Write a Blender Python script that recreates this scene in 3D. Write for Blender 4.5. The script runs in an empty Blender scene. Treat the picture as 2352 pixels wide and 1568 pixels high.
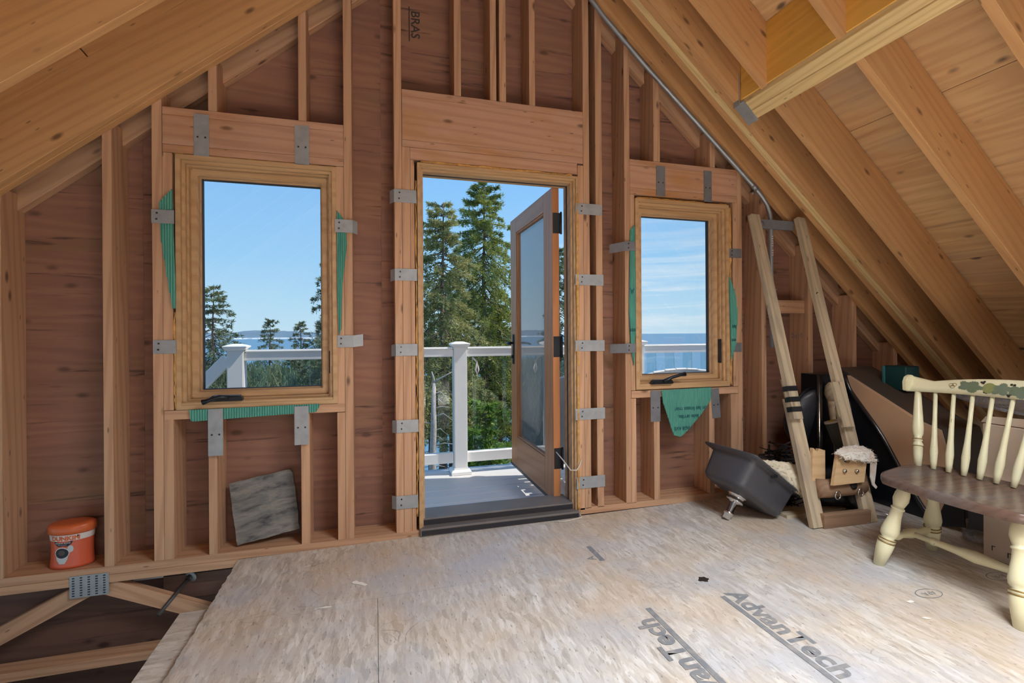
import bpy, bmesh, math, random
import numpy as np
from mathutils import Vector, Matrix

random.seed(7)
SC = bpy.context.scene
COL = SC.collection
R = math.radians

# ------------------------------------------------------------------ camera
CAM_H, CAM_D, YAW, ROLL, FPX = 1.1, 2.7, R(15.8), R(0.38), 1114.0
cd = bpy.data.cameras.new('camera')
cd.sensor_width = 36.0
cd.lens = FPX / 2352 * 36
cd.shift_y = -16.5 / 2352
cd.clip_start, cd.clip_end = 0.05, 30000
cam = bpy.data.objects.new('camera', cd)
COL.objects.link(cam)
fw = Vector((math.sin(YAW), math.cos(YAW), 0)); rt0 = Vector((math.cos(YAW), -math.sin(YAW), 0)); up0 = Vector((0, 0, 1))
rt = rt0 * math.cos(ROLL) - up0 * math.sin(ROLL)
up = rt0 * math.sin(ROLL) + up0 * math.cos(ROLL)
M = Matrix((rt, up, -fw)).transposed().to_4x4()
M.translation = (0, -CAM_D, CAM_H)
cam.matrix_world = M
SC.camera = cam

# ------------------------------------------------------------------ exposure, sky, sun, added fill lamps
SC.view_settings.view_transform = 'Standard'
SC.view_settings.look = 'None'
SC.view_settings.exposure = 0.0
SC.view_settings.gamma = 1.0
SC.view_settings.use_curve_mapping = False


def lin(r, g, b):
    return tuple((c / 255 / 12.92 if c / 255 <= .04045 else ((c / 255 + .055) / 1.055) ** 2.4) for c in (r, g, b)) + (1.0,)


class NT:
    """small helper to write node trees"""
    def __init__(self, tree):
        self.t = tree
    def n(self, typ, ins=None, **props):
        nd = self.t.nodes.new(typ)
        for k, v in props.items():
            setattr(nd, k, v)
        for k, v in (ins or {}).items():
            if isinstance(v, bpy.types.NodeSocket):
                self.t.links.new(v, nd.inputs[k])
            else:
                nd.inputs[k].default_value = v
        return nd
    def ramp(self, fac, stops, interp='LINEAR'):
        nd = self.t.nodes.new('ShaderNodeValToRGB')
        cr = nd.color_ramp
        cr.interpolation = interp
        while len(cr.elements) < len(stops):
            cr.elements.new(0.5)
        for e, (p, c) in zip(cr.elements, stops):
            e.position = p
            e.color = c if len(c) == 4 else tuple(c) + (1,)
        self.t.links.new(fac, nd.inputs[0])
        return nd.outputs[0]
    def mix(self, fac, a, b, blend='MIX'):
        nd = self.t.nodes.new('ShaderNodeMix')
        nd.data_type = 'RGBA'
        nd.blend_type = blend
        for s, v in ((nd.inputs[0], fac), (nd.inputs[6], a), (nd.inputs[7], b)):
            if isinstance(v, bpy.types.NodeSocket):
                self.t.links.new(v, s)
            else:
                s.default_value = v
        return nd.outputs[2]
    def math(self, op, a, b=0.0, c=0.0, clamp=False):
        nd = self.t.nodes.new('ShaderNodeMath')
        nd.operation = op
        nd.use_clamp = clamp
        for i, v in enumerate((a, b, c)):
            if isinstance(v, bpy.types.NodeSocket):
                self.t.links.new(v, nd.inputs[i])
            else:
                nd.inputs[i].default_value = v
        return nd.outputs[0]
    def mapping(self, vec, scale=(1, 1, 1), loc=(0, 0, 0), rot=(0, 0, 0)):
        return self.n('ShaderNodeMapping', {'Vector': vec, 'Scale': scale, 'Location': loc, 'Rotation': rot}).outputs[0]
    def noise(self, vec, scale, detail=3, rough=.55, dist=0.0):
        return self.n('ShaderNodeTexNoise', {'Vector': vec, 'Scale': scale, 'Detail': detail, 'Roughness': rough, 'Distortion': dist}).outputs[0]


world = bpy.data.worlds.new('sky')
SC.world = world
world.use_nodes = True
wt = world.node_tree
wt.nodes.clear()
W = NT(wt)
tc = W.n('ShaderNodeTexCoord')
dirv = tc.outputs['Generated']
sx = W.n('ShaderNodeSeparateXYZ', {'Vector': dirv})
skyc = W.ramp(sx.outputs[2], [(0.0, lin(190, 220, 236)), (0.05, lin(178, 216, 238)), (.14, lin(152, 203, 240)), (.32, lin(128, 184, 238)), (1.0, lin(70, 128, 200))])
cl = W.noise(W.mapping(dirv, (2.2, 2.2, 30), (3.4, 1.2, .3)), 2.2, 5, .55, .35)
band = W.ramp(sx.outputs[2], [(0.0, (.75,) * 3), (.06, (1,) * 3), (.16, (.55,) * 3), (.26, (0,) * 3)])
side = W.ramp(sx.outputs[0], [(.18, (0,) * 3), (.5, (1,) * 3)])       # the cirrus lies over the open sea, east of the door
cm = W.math('MULTIPLY', W.math('MULTIPLY', W.ramp(cl, [(.42, (0,) * 3), (.66, (1,) * 3)]), band), side)
skyc = W.mix(W.math('MULTIPLY', cm, .8), skyc, lin(226, 236, 242))
bg = W.n('ShaderNodeBackground', {'Color': skyc, 'Strength': 1.12})
wo = W.n('ShaderNodeOutputWorld', {'Surface': bg.outputs[0]})

sun = bpy.data.lights.new('sun', 'SUN')
sun.energy = 4.8
sun.angle = R(1.0)
sun.color = (1.0, .95, .86)
so = bpy.data.objects.new('sun', sun)
COL.objects.link(so)
so.rotation_euler = Vector((-.60, .12, -.79)).to_track_quat('-Z', 'Y').to_euler()   # high on the right, grazing the gable


def area(name, loc, target, sx_, sy_, watt, col):
    l = bpy.data.lights.new(name, 'AREA')
    l.shape = 'RECTANGLE'
    l.size, l.size_y = sx_, sy_
    l.energy = watt
    l.color = col
    o = bpy.data.objects.new(name, l)
    COL.objects.link(o)
    o.location = loc
    o.rotation_euler = (Vector(target) - Vector(loc)).to_track_quat('-Z', 'Y').to_euler()
    return o


# added fill lamps: one at the unseen rear opening, three below the closed roof
area('rear_fill_lamp', (0.7, -6.35, 1.55), (0.7, 0, 1.35), 2.6, 1.7, 22, (1.0, .95, .88))
area('right_fill_lamp', (1.6, -2.7, 2.65), (1.2, -2.3, 0.0), 1.0, 1.2, 74, (.86, .93, 1.0)).data.spread = R(125)
area('floor_bounce_fill_lamp', (0.8, -2.80, 3.0), (0.8, -2.78, 0.0), 0.5, 0.5, 470, (1.0, .97, .92)).data.spread = R(18)  # narrow beam added so the floor bounces light onto the rafter undersides
area('left_fill_lamp', (0.05, -4.4, 2.95), (0.6, -4.2, 0.0), 0.7, 1.2, 90, (1.0, .96, .90)).data.spread = R(95)

# ------------------------------------------------------------------ materials
MATS = {}


def new_mat(name):
    m = bpy.data.materials.new(name)
    m.use_nodes = True
    m.node_tree.nodes.clear()
    MATS[name] = m
    return m, NT(m.node_tree)


def finish(m, T, color, rough=.6, metal=0.0, bump=None, bstr=.2, bdist=.002, spec=.3, **extra):
    b = T.n('ShaderNodeBsdfPrincipled', {'Base Color': color, 'Roughness': rough, 'Metallic': metal, 'Specular IOR Level': spec})
    for k, v in extra.items():
        s = b.inputs[k.replace('_', ' ')]
        if isinstance(v, bpy.types.NodeSocket):
            T.t.links.new(v, s)
        else:
            s.default_value = v
    if bump is not None:
        bn = T.n('ShaderNodeBump', {'Height': bump, 'Strength': bstr, 'Distance': bdist})
        T.t.links.new(bn.outputs[0], b.inputs['Normal'])
    T.n('ShaderNodeOutputMaterial', {'Surface': b.outputs[0]})
    return m


def obj_coord(T, shift=True):
    c = T.n('ShaderNodeTexCoord').outputs['Object']
    rnd = T.n('ShaderNodeObjectInfo').outputs['Random']
    if shift:
        off = T.n('ShaderNodeCombineXYZ', {'X': T.math('MULTIPLY', rnd, 37.0), 'Y': T.math('MULTIPLY', rnd, 11.3), 'Z': T.math('MULTIPLY', rnd, 23.7)}).outputs[0]
        c = T.n('ShaderNodeVectorMath', {0: c, 1: off}, operation='ADD').outputs[0]
    return c, rnd


def wood(name, base, dark, knots=.5, vary=.16, gscale=1.0, stain=None, rough=.62, grain=.55):
    m, T = new_mat(name)
    c, rnd = obj_coord(T)
    warp = T.noise(T.mapping(c, (.7, 5, 5)), 1.0, 2)
    rings = T.n('ShaderNodeTexWave', {'Vector': T.mapping(c, (.35, 6 * gscale, 6 * gscale)), 'Scale': 2.2, 'Distortion': 7.0, 'Detail': 2.0, 'Detail Scale': .8}, wave_type='BANDS', bands_direction='DIAGONAL').outputs[1]
    fib = T.noise(T.mapping(c, (3, 120, 120)), 1.0, 3)
    d = lin(*dark)
    col = T.mix(T.math('MULTIPLY', T.ramp(rings, [(.45, (0,) * 3), (.95, (1,) * 3)]), grain * .6), lin(*base), d)
    col = T.mix(T.math('MULTIPLY', T.ramp(fib, [(.5, (0,) * 3), (.75, (1,) * 3)]), .22), col, d)
    col = T.mix(T.math('MULTIPLY', T.ramp(warp, [(.4, (0,) * 3), (.75, (1,) * 3)]), .3), col, T.mix(.5, lin(*base), d))
    if knots:
        vk = T.n('ShaderNodeTexVoronoi', {'Vector': T.mapping(c, (3.6, 9.0, 9.0)), 'Scale': 1.0, 'Randomness': 1.0}).outputs['Distance']
        kn = T.ramp(vk, [(.05, (1,) * 3), (.085, (.6,) * 3), (.13, (0,) * 3)])
        col = T.mix(T.math('MULTIPLY', kn, knots), col, lin(62, 36, 24))
        nv = T.n('ShaderNodeTexVoronoi', {'Vector': T.mapping(c, (6, 22, 22)), 'Scale': 1.0}).outputs['Distance']
        col = T.mix(T.math('MULTIPLY', T.ramp(nv, [(.06, (1,) * 3), (.1, (0,) * 3)]), .55), col, lin(48, 32, 26))
    if stain:
        st = T.ramp(T.noise(T.mapping(c, (1.3, 3.2, 3.2)), 1.6, 4), [(.5, (0,) * 3), (.68, (1,) * 3)])
        col = T.mix(T.math('MULTIPLY', st, .55), col, lin(*stain))
    val = T.math('MULTIPLY_ADD', rnd, vary, 1.0 - vary / 2)
    col = T.n('ShaderNodeHueSaturation', {'Value': val, 'Color': col}).outputs[0]
    return finish(m, T, col, rough, bump=T.math('ADD', fib, rings), bstr=.12)


def ply(name, base, dark, streak, streak_amt=.6, patches=None, vary=.12, knots=.8):
    m, T = new_mat(name)
    c, rnd = obj_coord(T)
    w = T.n('ShaderNodeTexWave', {'Vector': T.mapping(c, (.4, 5, 5)), 'Scale': 1.7, 'Distortion': 16.0, 'Detail': 4.0, 'Detail Scale': .9}, wave_type='BANDS', bands_direction='DIAGONAL').outputs[1]
    st = T.noise(T.mapping(c, (1.7, 30, 30)), 1.0, 4, .6, .6)
    big = T.noise(T.mapping(c, (.9, 2.2, 2.2)), 1.0, 3)
    col = T.mix(T.math('MULTIPLY', w, .38), lin(*base), lin(*dark))
    col = T.mix(T.math('MULTIPLY', T.ramp(big, [(.38, (0,) * 3), (.7, (1,) * 3)]), .45), col, lin(*dark))
    if patches:
        pt = T.noise(T.mapping(c, (.8, 3.5, 3.5), (4, 7, 2)), 1.0, 3)
        col = T.mix(T.math('MULTIPLY', T.ramp(pt, [(.52, (0,) * 3), (.72, (1,) * 3)]), .6), col, lin(*patches))
    col = T.mix(T.math('MULTIPLY', T.ramp(st, [(.6, (0,) * 3), (.7, (1,) * 3)]), streak_amt), col, lin(*streak))
    vk = T.n('ShaderNodeTexVoronoi', {'Vector': T.mapping(c, (4.2, 8.5, 8.5)), 'Scale': 1.0}).outputs['Distance']
    col = T.mix(T.math('MULTIPLY', T.ramp(vk, [(.07, (1,) * 3), (.11, (.5,) * 3), (.16, (0,) * 3)]), knots), col, lin(52, 34, 30))
    col = T.n('ShaderNodeHueSaturation', {'Value': T.math('MULTIPLY_ADD', rnd, vary, 1 - vary / 2), 'Color': col}).outputs[0]
    return finish(m, T, col, .65, bump=T.math('ADD', st, w), bstr=.15)


def plain(name, col, rough=.5, metal=0.0, spec=.4, noise_amt=.08, nscale=6.0, dark=None, bump=0.0, **extra):
    m, T = new_mat(name)
    c, rnd = obj_coord(T)
    nz = T.noise(c, nscale, 4)
    d = lin(*(dark or tuple(int(v * .6) for v in col)))
    cc = T.mix(T.math('MULTIPLY', T.ramp(nz, [(.4, (0,) * 3), (.75, (1,) * 3)]), noise_amt), lin(*col), d)
    return finish(m, T, cc, rough, metal, bump=nz if bump else None, bstr=bump, spec=spec, **extra)


STUD = wood('stud_spruce', (204, 162, 128), (150, 104, 74), .8, .16)
STUD2 = wood('header_fir', (198, 156, 128), (156, 110, 86), .7, .12, stain=(176, 118, 48))
RAFT = wood('rafter_fir', (208, 160, 108), (164, 114, 70), .75, .12, grain=.4)
PALE = wood('window_pine', (202, 166, 124), (160, 120, 80), .0, .06, gscale=.6, rough=.4)
PALER = wood('weathered_pine', (200, 182, 152), (132, 112, 92), .7, .15, stain=(140, 128, 118))
FRESH = wood('yellow_lumber', (236, 208, 150), (190, 144, 84), .4, .06)
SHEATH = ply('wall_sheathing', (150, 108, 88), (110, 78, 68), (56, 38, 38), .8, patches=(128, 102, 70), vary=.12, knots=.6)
ROOFPLY = ply('roof_sheathing', (222, 184, 134), (176, 126, 82), (92, 64, 50), .4, patches=(170, 146, 124), vary=.18)
GOLD = ply('gold_plywood', (250, 198, 100), (214, 154, 66), (176, 116, 50), .3, vary=.05, knots=.1)
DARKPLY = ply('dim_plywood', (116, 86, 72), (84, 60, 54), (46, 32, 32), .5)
STEEL = plain('galvanised_steel', (168, 172, 174), .5, .35, noise_amt=.3, nscale=22)
DULLSTEEL = plain('dull_steel', (130, 132, 138), .5, .35, noise_amt=.3, nscale=18)
CHROME = plain('chrome', (225, 226, 228), .12, 1.0, noise_amt=.1)
BLACKMETAL = plain('black_metal', (38, 40, 46), .35, .3, noise_amt=.3)
NAIL = plain('nail_dark', (70, 62, 58), .5, .6)
FOAM = plain('green_foam', (88, 158, 140), .6, noise_amt=.35, nscale=9, dark=(56, 118, 108))
FOAMD = plain('dark_foam', (42, 110, 112), .6, noise_amt=.3)
INKTEAL = plain('teal_ink', (24, 88, 92), .7)
INKGREY = plain('stamp_ink', (122, 126, 130), .8, noise_amt=.8, nscale=30, dark=(160, 154, 148))
INKBLACK = plain('black_ink', (46, 38, 40), .8)
SPRAY = plain('spray_foam', (222, 170, 96), .7, noise_amt=.7, nscale=30, dark=(150, 90, 40), bump=.5)
WHITEPVC = plain('white_vinyl', (240, 238, 234), .35, spec=.5, noise_amt=.04)
def m_cream():
    m, T = new_mat('cream_paint')
    c, rnd = obj_coord(T)
    n1 = T.noise(c, 14, 4)
    col = T.mix(T.math('MULTIPLY', T.ramp(n1, [(.4, (0,) * 3), (.75, (1,) * 3)]), .25), lin(232, 226, 188), lin(206, 190, 138))
    chip = T.noise(T.mapping(c, (38, 38, 14)), 1.0, 4, .6)
    where = T.noise(T.mapping(c, loc=(7, 2, 5)), 5, 2)
    k = T.math('MULTIPLY', T.ramp(chip, [(.66, (0,) * 3), (.70, (1,) * 3)]), T.ramp(where, [(.5, (0,) * 3), (.6, (1,) * 3)]))
    col = T.mix(T.math('MULTIPLY', k, .8), col, lin(128, 98, 70))
    return finish(m, T, col, .35, spec=.5)


CREAM = m_cream()
SEATWOOD = wood('worn_seat', (110, 88, 76), (76, 60, 54), .2, .02, rough=.25, stain=(112, 108, 108))
BRASSBAND = plain('gold_band', (150, 124, 74), .4, .4)
LEAFG = plain('stencil_green', (98, 110, 82), .5, noise_amt=.5, nscale=10, dark=(120, 130, 122))
LEAFL = plain('stencil_olive', (134, 138, 84), .5)
SINK = plain('black_sink', (74, 74, 80), .38, spec=.45, noise_amt=.25, nscale=4)
BLACKP = plain('black_plastic', (26, 28, 34), .28, spec=.5, noise_amt=.2)
RIMM = plain('glossy_black_rim', (30, 31, 36), .12, spec=.8)
KETTLE = plain('kettle_enamel', (58, 60, 68), .35, spec=.5, noise_amt=.2)
LOGW = wood('dark_pole', (160, 128, 102), (108, 84, 66), .5, .05)
DARKTEAL = plain('dark_teal', (16, 58, 60), .5)
TANREFL = plain('painted_tan_reflection', (226, 184, 146), .3, spec=.5, noise_amt=.5, nscale=1.6, dark=(168, 156, 144))  # reflection of tan wood in a glossy black face, put into the colour
BROWNTOP = plain('brown_panel_top', (84, 74, 66), .5)
CARD = plain('cardboard', (206, 186, 166), .75, noise_amt=.15, nscale=3)
ORANGE = plain('orange_plastic', (214, 96, 62), .32, spec=.5, noise_amt=.2, nscale=8, dark=(206, 74, 60))
ORANGELID = plain('orange_lid', (214, 104, 56), .35, spec=.45)
LABELW = plain('label_white', (228, 214, 206), .45)
COFFEE = plain('coffee_dark', (32, 34, 44), .4)
CUPGREY = plain('cup_grey', (196, 200, 200), .4)
FLEECE = plain('fleece', (232, 222, 198), .95, noise_amt=.5, nscale=25, dark=(196, 172, 132), bump=.6)
HIDE = plain('hide', (236, 230, 220), .8, noise_amt=.6, nscale=16, dark=(198, 164, 128), bump=.4)
TWIG = plain('dark_twig', (40, 34, 34), .8)
PAPER = plain('paper_white', (236, 232, 224), .7)
REDP = plain('red_print', (178, 48, 52), .5)
YELLOWP = plain('yellow_print', (232, 214, 40), .5)
GREYTUBE = plain('grey_tube', (70, 78, 80), .6, noise_amt=.5)
RUST = plain('rusty_bolt', (92, 88, 86), .5, .6, noise_amt=.6, nscale=25, dark=(70, 52, 44))
ROPE = plain('cord_white', (214, 208, 200), .7)
CONDUIT = plain('conduit_steel', (150, 153, 156), .42, .5, noise_amt=.2, nscale=9)
ISLAND = plain('hazed_island_forest', (106, 130, 146), .9, noise_amt=.3, nscale=.01)  # distance haze put into the forest colour as blue grey
SAND = plain('island_shore', (190, 200, 206), .9)
BARK = plain('spruce_bark', (112, 98, 92), .9, noise_amt=.8, nscale=9, dark=(62, 52, 48), bump=.5)
DEADW = plain('dead_wood', (182, 172, 164), .9, noise_amt=.6, nscale=20, dark=(120, 108, 100), bump=.4)
SIDING = plain('siding', (196, 196, 192), .7)
SILLM = plain('sill_metal', (132, 124, 118), .45, .3, noise_amt=.3, nscale=7)
DARKGAP = plain('dark_rubber', (46, 44, 48), .6)


LEAFW = wood('door_leaf_pine', (200, 134, 86), (160, 102, 60), .0, .05, gscale=.6, rough=.4)


def m_floor():
    m, T = new_mat('osb_floor')
    c, rnd = obj_coord(T, False)
    dis = T.noise(c, 3.0, 3)
    cw = T.n('ShaderNodeVectorMath', {0: c, 1: T.n('ShaderNodeTexNoise', {'Vector': c, 'Scale': 2.5, 'Detail': 2.0}).outputs[1]}, operation='ADD').outputs[0]
    jit = T.n('ShaderNodeTexNoise', {'Vector': c, 'Scale': 6.0, 'Detail': 2.0}).outputs[1]
    cj = T.n('ShaderNodeVectorMath', {0: c, 1: T.n('ShaderNodeVectorMath', {0: jit, 1: (.035, .035, .0)}, operation='MULTIPLY').outputs[0]}, operation='ADD').outputs[0]
    f1 = T.n('ShaderNodeTexVoronoi', {'Vector': T.mapping(cj, (70, 17, 1), rot=(0, 0, .22)), 'Scale': 1.0}).outputs['Color']
    f2 = T.n('ShaderNodeTexVoronoi', {'Vector': T.mapping(cj, (58, 13, 1), rot=(0, 0, -.30), loc=(3, 1, 0)), 'Scale': 1.0}).outputs['Color']
    v1 = T.n('ShaderNodeSeparateColor', {0: f1}).outputs[0]
    v2 = T.n('ShaderNodeSeparateColor', {0: f2}).outputs[1]
    fine = T.noise(T.mapping(cj, (170, 34, 1), rot=(0, 0, .1)), 1.0, 4, .7)
    fl = T.math('ADD', T.math('MULTIPLY', T.math('ADD', v1, v2), .30), T.math('MULTIPLY', fine, .40))
    col = T.ramp(fl, [(.25, lin(172, 165, 156)), (.45, lin(198, 192, 183)), (.58, lin(208, 203, 195)), (.8, lin(226, 224, 220))])
    # bare tan chips, worn grey walkway in front of the door
    big = T.noise(c, 1.3, 4)
    col = T.mix(T.math('MULTIPLY', T.ramp(big, [(.42, (0,) * 3), (.62, (1,) * 3)]), .6), col, lin(196, 172, 142))
    gz = T.noise(T.mapping(c, loc=(3, 5, 0)), 2.1, 5, .6)
    col = T.mix(T.math('MULTIPLY', T.ramp(gz, [(.46, (0,) * 3), (.66, (1,) * 3)]), .65), col, lin(176, 182, 192))
    # dark dirt in cracks
    ck = T.n('ShaderNodeTexVoronoi', {'Vector': T.mapping(cw, (5, 8, 6)), 'Scale': 1.0}, feature='DISTANCE_TO_EDGE').outputs[0]
    ckm = T.math('MULTIPLY', T.ramp(ck, [(.0, (1,) * 3), (.035, (0,) * 3)]), T.ramp(T.noise(T.mapping(c, loc=(9, 1, 0)), 3.5, 4), [(.56, (0,) * 3), (.68, (1,) * 3)]))
    col = T.mix(T.math('MULTIPLY', ckm, .5), col, lin(92, 84, 84))
    sp = T.noise(T.mapping(cj, (120, 30, 1), rot=(0, 0, .25)), 1.0, 3)
    col = T.mix(T.math('MULTIPLY', T.ramp(sp, [(.63, (0,) * 3), (.70, (1,) * 3)]), .65), col, lin(100, 90, 84))
    wh = T.noise(T.mapping(cj, (46, 14, 1), rot=(0, 0, -.2), loc=(5, 5, 5)), 1.0, 3)
    col = T.mix(T.math('MULTIPLY', T.ramp(wh, [(.66, (0,) * 3), (.72, (1,) * 3)]), .5), col, lin(226, 222, 216))
    finish(m, T, col, .55, bump=T.math('ADD', fl, sp), bstr=.3, spec=.35)
    return m


FLOOR = m_floor()


def m_slate():
    m, T = new_mat('slate_tile')
    c, rnd = obj_coord(T, False)
    a = T.noise(T.mapping(c, (4, 4, 14), rot=(0, .35, 0)), 1.6, 6, .62, .4)
    col = T.ramp(a, [(.32, lin(58, 60, 64)), (.46, lin(116, 114, 110)), (.6, lin(140, 136, 128)), (.75, lin(98, 97, 95))])
    r2 = T.noise(T.mapping(c, (6, 6, 24)), 2.5, 5)
    return finish(m, T, col, .6, bump=T.math('ADD', a, r2), bstr=.8, bdist=.008)


SLATE = m_slate()


def m_glass(name, tint=(1, 1, 1, 1), ior=1.45, veil=0.0):
    m, T = new_mat(name)
    tr = T.n('ShaderNodeBsdfTransparent', {'Color': tint})
    gl = T.n('ShaderNodeBsdfGlossy', {'Color': (1, 1, 1, 1), 'Roughness': 0.0})
    fr = T.n('ShaderNodeFresnel', {'IOR': ior})
    mx = T.n('ShaderNodeMixShader', {0: fr.outputs[0], 1: tr.outputs[0], 2: gl.outputs[0]})
    if veil:                          # pale haze painted in for the bright reflections veiling the pane
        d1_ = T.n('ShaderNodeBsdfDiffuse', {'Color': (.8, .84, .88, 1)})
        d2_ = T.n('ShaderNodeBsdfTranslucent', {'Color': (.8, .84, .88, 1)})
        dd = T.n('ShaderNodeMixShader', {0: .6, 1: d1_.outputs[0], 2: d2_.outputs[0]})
        mx = T.n('ShaderNodeMixShader', {0: veil, 1: mx.outputs[0], 2: dd.outputs[0]})
    T.n('ShaderNodeOutputMaterial', {'Surface': mx.outputs[0]})
    return m


GLASS = m_glass('window_glass', tint=(.99, .995, 1, 1))
DGLASS = m_glass('door_glass', tint=(.95, .98, 1, 1), ior=2.1, veil=.05)
BGLASS = m_glass('baluster_glass', tint=(.88, .95, .95, 1))


def m_plastic():
    m, T = new_mat('clear_plastic_film')
    c, rnd = obj_coord(T)
    nz = T.noise(c, 16, 3, .6, 1.5)
    bn = T.n('ShaderNodeBump', {'Height': nz, 'Strength': .9, 'Distance': .02})
    tr = T.n('ShaderNodeBsdfTransparent', {'Color': (.93, .94, .96, 1)})
    gl = T.n('ShaderNodeBsdfGlossy', {'Color': (.95, .97, 1, 1), 'Roughness': .12, 'Normal': bn.outputs[0]})
    df = T.n('ShaderNodeBsdfDiffuse', {'Color': (.72, .72, .74, 1), 'Normal': bn.outputs[0]})
    m1 = T.n('ShaderNodeMixShader', {0: .35, 1: gl.outputs[0], 2: df.outputs[0]})
    fr = T.n('ShaderNodeFresnel', {'IOR': 1.6, 'Normal': bn.outputs[0]})
    fac = T.math('ADD', fr.outputs[0], .16, clamp=True)
    mx = T.n('ShaderNodeMixShader', {0: fac, 1: tr.outputs[0], 2: m1.outputs[0]})
    T.n('ShaderNodeOutputMaterial', {'Surface': mx.outputs[0]})
    return m


FILM = m_plastic()


def m_foliage(name, light, dark, tip):
    m, T = new_mat(name)
    c, rnd = obj_coord(T)
    a = T.noise(c, 1.6, 3)
    b = T.noise(c, 9.0, 2)
    col = T.mix(T.ramp(a, [(.35, (0,) * 3), (.65, (1,) * 3)]), lin(*dark), lin(*light))
    col = T.mix(T.math('MULTIPLY', T.ramp(b, [(.5, (0,) * 3), (.7, (1,) * 3)]), .45), col, lin(*tip))
    d = T.n('ShaderNodeBsdfDiffuse', {'Color': col})
    t = T.n('ShaderNodeBsdfTranslucent', {'Color': col})
    g = T.n('ShaderNodeBsdfGlossy', {'Color': (.5, .5, .5, 1), 'Roughness': .45})
    a1 = T.n('ShaderNodeMixShader', {0: .42, 1: d.outputs[0], 2: t.outputs[0]})
    a2 = T.n('ShaderNodeMixShader', {0: .05, 1: a1.outputs[0], 2: g.outputs[0]})
    T.n('ShaderNodeOutputMaterial', {'Surface': a2.outputs[0]})
    return m


FOL_A = m_foliage('spruce_needles_brownish', (184, 182, 118), (118, 130, 86), (198, 164, 114))
FOL_B = m_foliage('spruce_needles_green', (172, 178, 90), (98, 118, 66), (206, 198, 106))
FOL_C = m_foliage('spruce_needles_bluish', (136, 152, 112), (88, 108, 86), (156, 156, 116))
FOL_Y = m_foliage('sapling_needles', (140, 170, 72), (92, 124, 52), (176, 190, 96))
SHRUB = m_foliage('scrub', (158, 148, 108), (104, 108, 78), (186, 168, 132))


def m_deck():
    m, T = new_mat('deck_board_grey')
    c, rnd = obj_coord(T)
    f = T.noise(T.mapping(c, (2, 60, 30)), 1.0, 3)
    col = T.mix(T.math('MULTIPLY', f, .3), lin(208, 205, 202), lin(172, 170, 168))
    return finish(m, T, col, .5, bump=f, bstr=.1, spec=.4)


DECK = m_deck()


def m_sea():
    m, T = new_mat('sea_water')
    c = T.n('ShaderNodeTexCoord').outputs['Object']
    n1 = T.noise(T.mapping(c, (.35, .8, 1)), 1.0, 4)
    n2 = T.noise(T.mapping(c, (.004, .02, 1)), 1.0, 3)
    col = T.mix(n2, lin(78, 118, 144), lin(94, 132, 154))
    return finish(m, T, col, .35, bump=n1, bstr=.35, bdist=.4, spec=.35)


SEA = m_sea()


def m_ground():
    m, T = new_mat('forest_ground')
    c = T.n('ShaderNodeTexCoord').outputs['Object']
    a = T.noise(c, .8, 5)
    b = T.noise(c, 7, 4)
    col = T.mix(T.ramp(a, [(.4, (0,) * 3), (.6, (1,) * 3)]), lin(112, 98, 70), lin(84, 100, 54))
    col = T.mix(T.math('MULTIPLY', b, .6), col, lin(60, 52, 42))
    return finish(m, T, col, .9, bump=b, bstr=.8, bdist=.1)


GROUND = m_ground()

# ------------------------------------------------------------------ mesh helpers


def link(name, mesh, mats, parent=None, loc=None, smooth=False):
    o = bpy.data.objects.new(name, mesh)
    COL.objects.link(o)
    for mm in (mats if isinstance(mats, (list, tuple)) else [mats]):
        mesh.materials.append(mm)
    if parent is not None:
        o.parent = parent
    if loc is not None:
        o.location = loc
    if smooth:
        mesh.polygons.foreach_set('use_smooth', [True] * len(mesh.polygons))
    return o


def from_bm(name, bm, mats, parent=None, smooth=False, loc=None):
    bmesh.ops.recalc_face_normals(bm, faces=bm.faces)
    me = bpy.data.meshes.new(name)
    bm.to_mesh(me)
    bm.free()
    return link(name, me, mats, parent, loc, smooth)


def from_py(name, v, f, mats, parent=None, smooth=False, loc=None):
    me = bpy.data.meshes.new(name)
    me.from_pydata([tuple(p) for p in v], [], f)
    me.update()
    return link(name, me, mats, parent, loc, smooth)


def tag(o, label, cat, group=None):
    o['label'] = label
    o['category'] = cat
    if group:
        o['group'] = group
    return o


def structure(o):
    o['kind'] = 'structure'
    return o


def thing(name, label, cat, loc=(0, 0, 0), group=None):
    o = bpy.data.objects.new(name, None)
    COL.objects.link(o)
    o.location = loc
    o.empty_display_size = .05
    return tag(o, label, cat, group)


def child_local(o, parent):
    """parent an object whose mesh was written in world coordinates (no rotation on the parent)"""
    o.parent = parent
    o.location = o.location - parent.location
    return o


def under(o, part):
    """make o a sub-part of another part of the same thing, where it stands"""
    m = part.matrix_basis.inverted() @ o.matrix_basis
    o.parent = part
    o.matrix_basis = m
    return o


def frame_to(o, origin, ex, ey, ez):
    m = Matrix((Vector(ex).normalized(), Vector(ey).normalized(), Vector(ez).normalized())).transposed().to_4x4()
    m.translation = Vector(origin)
    o.matrix_local = m


def box_bm(sx_, sy_, sz_, bev=.0015, seg=1):
    bm = bmesh.new()
    bmesh.ops.create_cube(bm, size=1)
    bmesh.ops.scale(bm, vec=(sx_, sy_, sz_), verts=bm.verts)
    if bev:
        bmesh.ops.bevel(bm, geom=bm.edges[:], offset=bev, segments=seg, affect='EDGES', clamp_overlap=True)
    return bm


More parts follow.
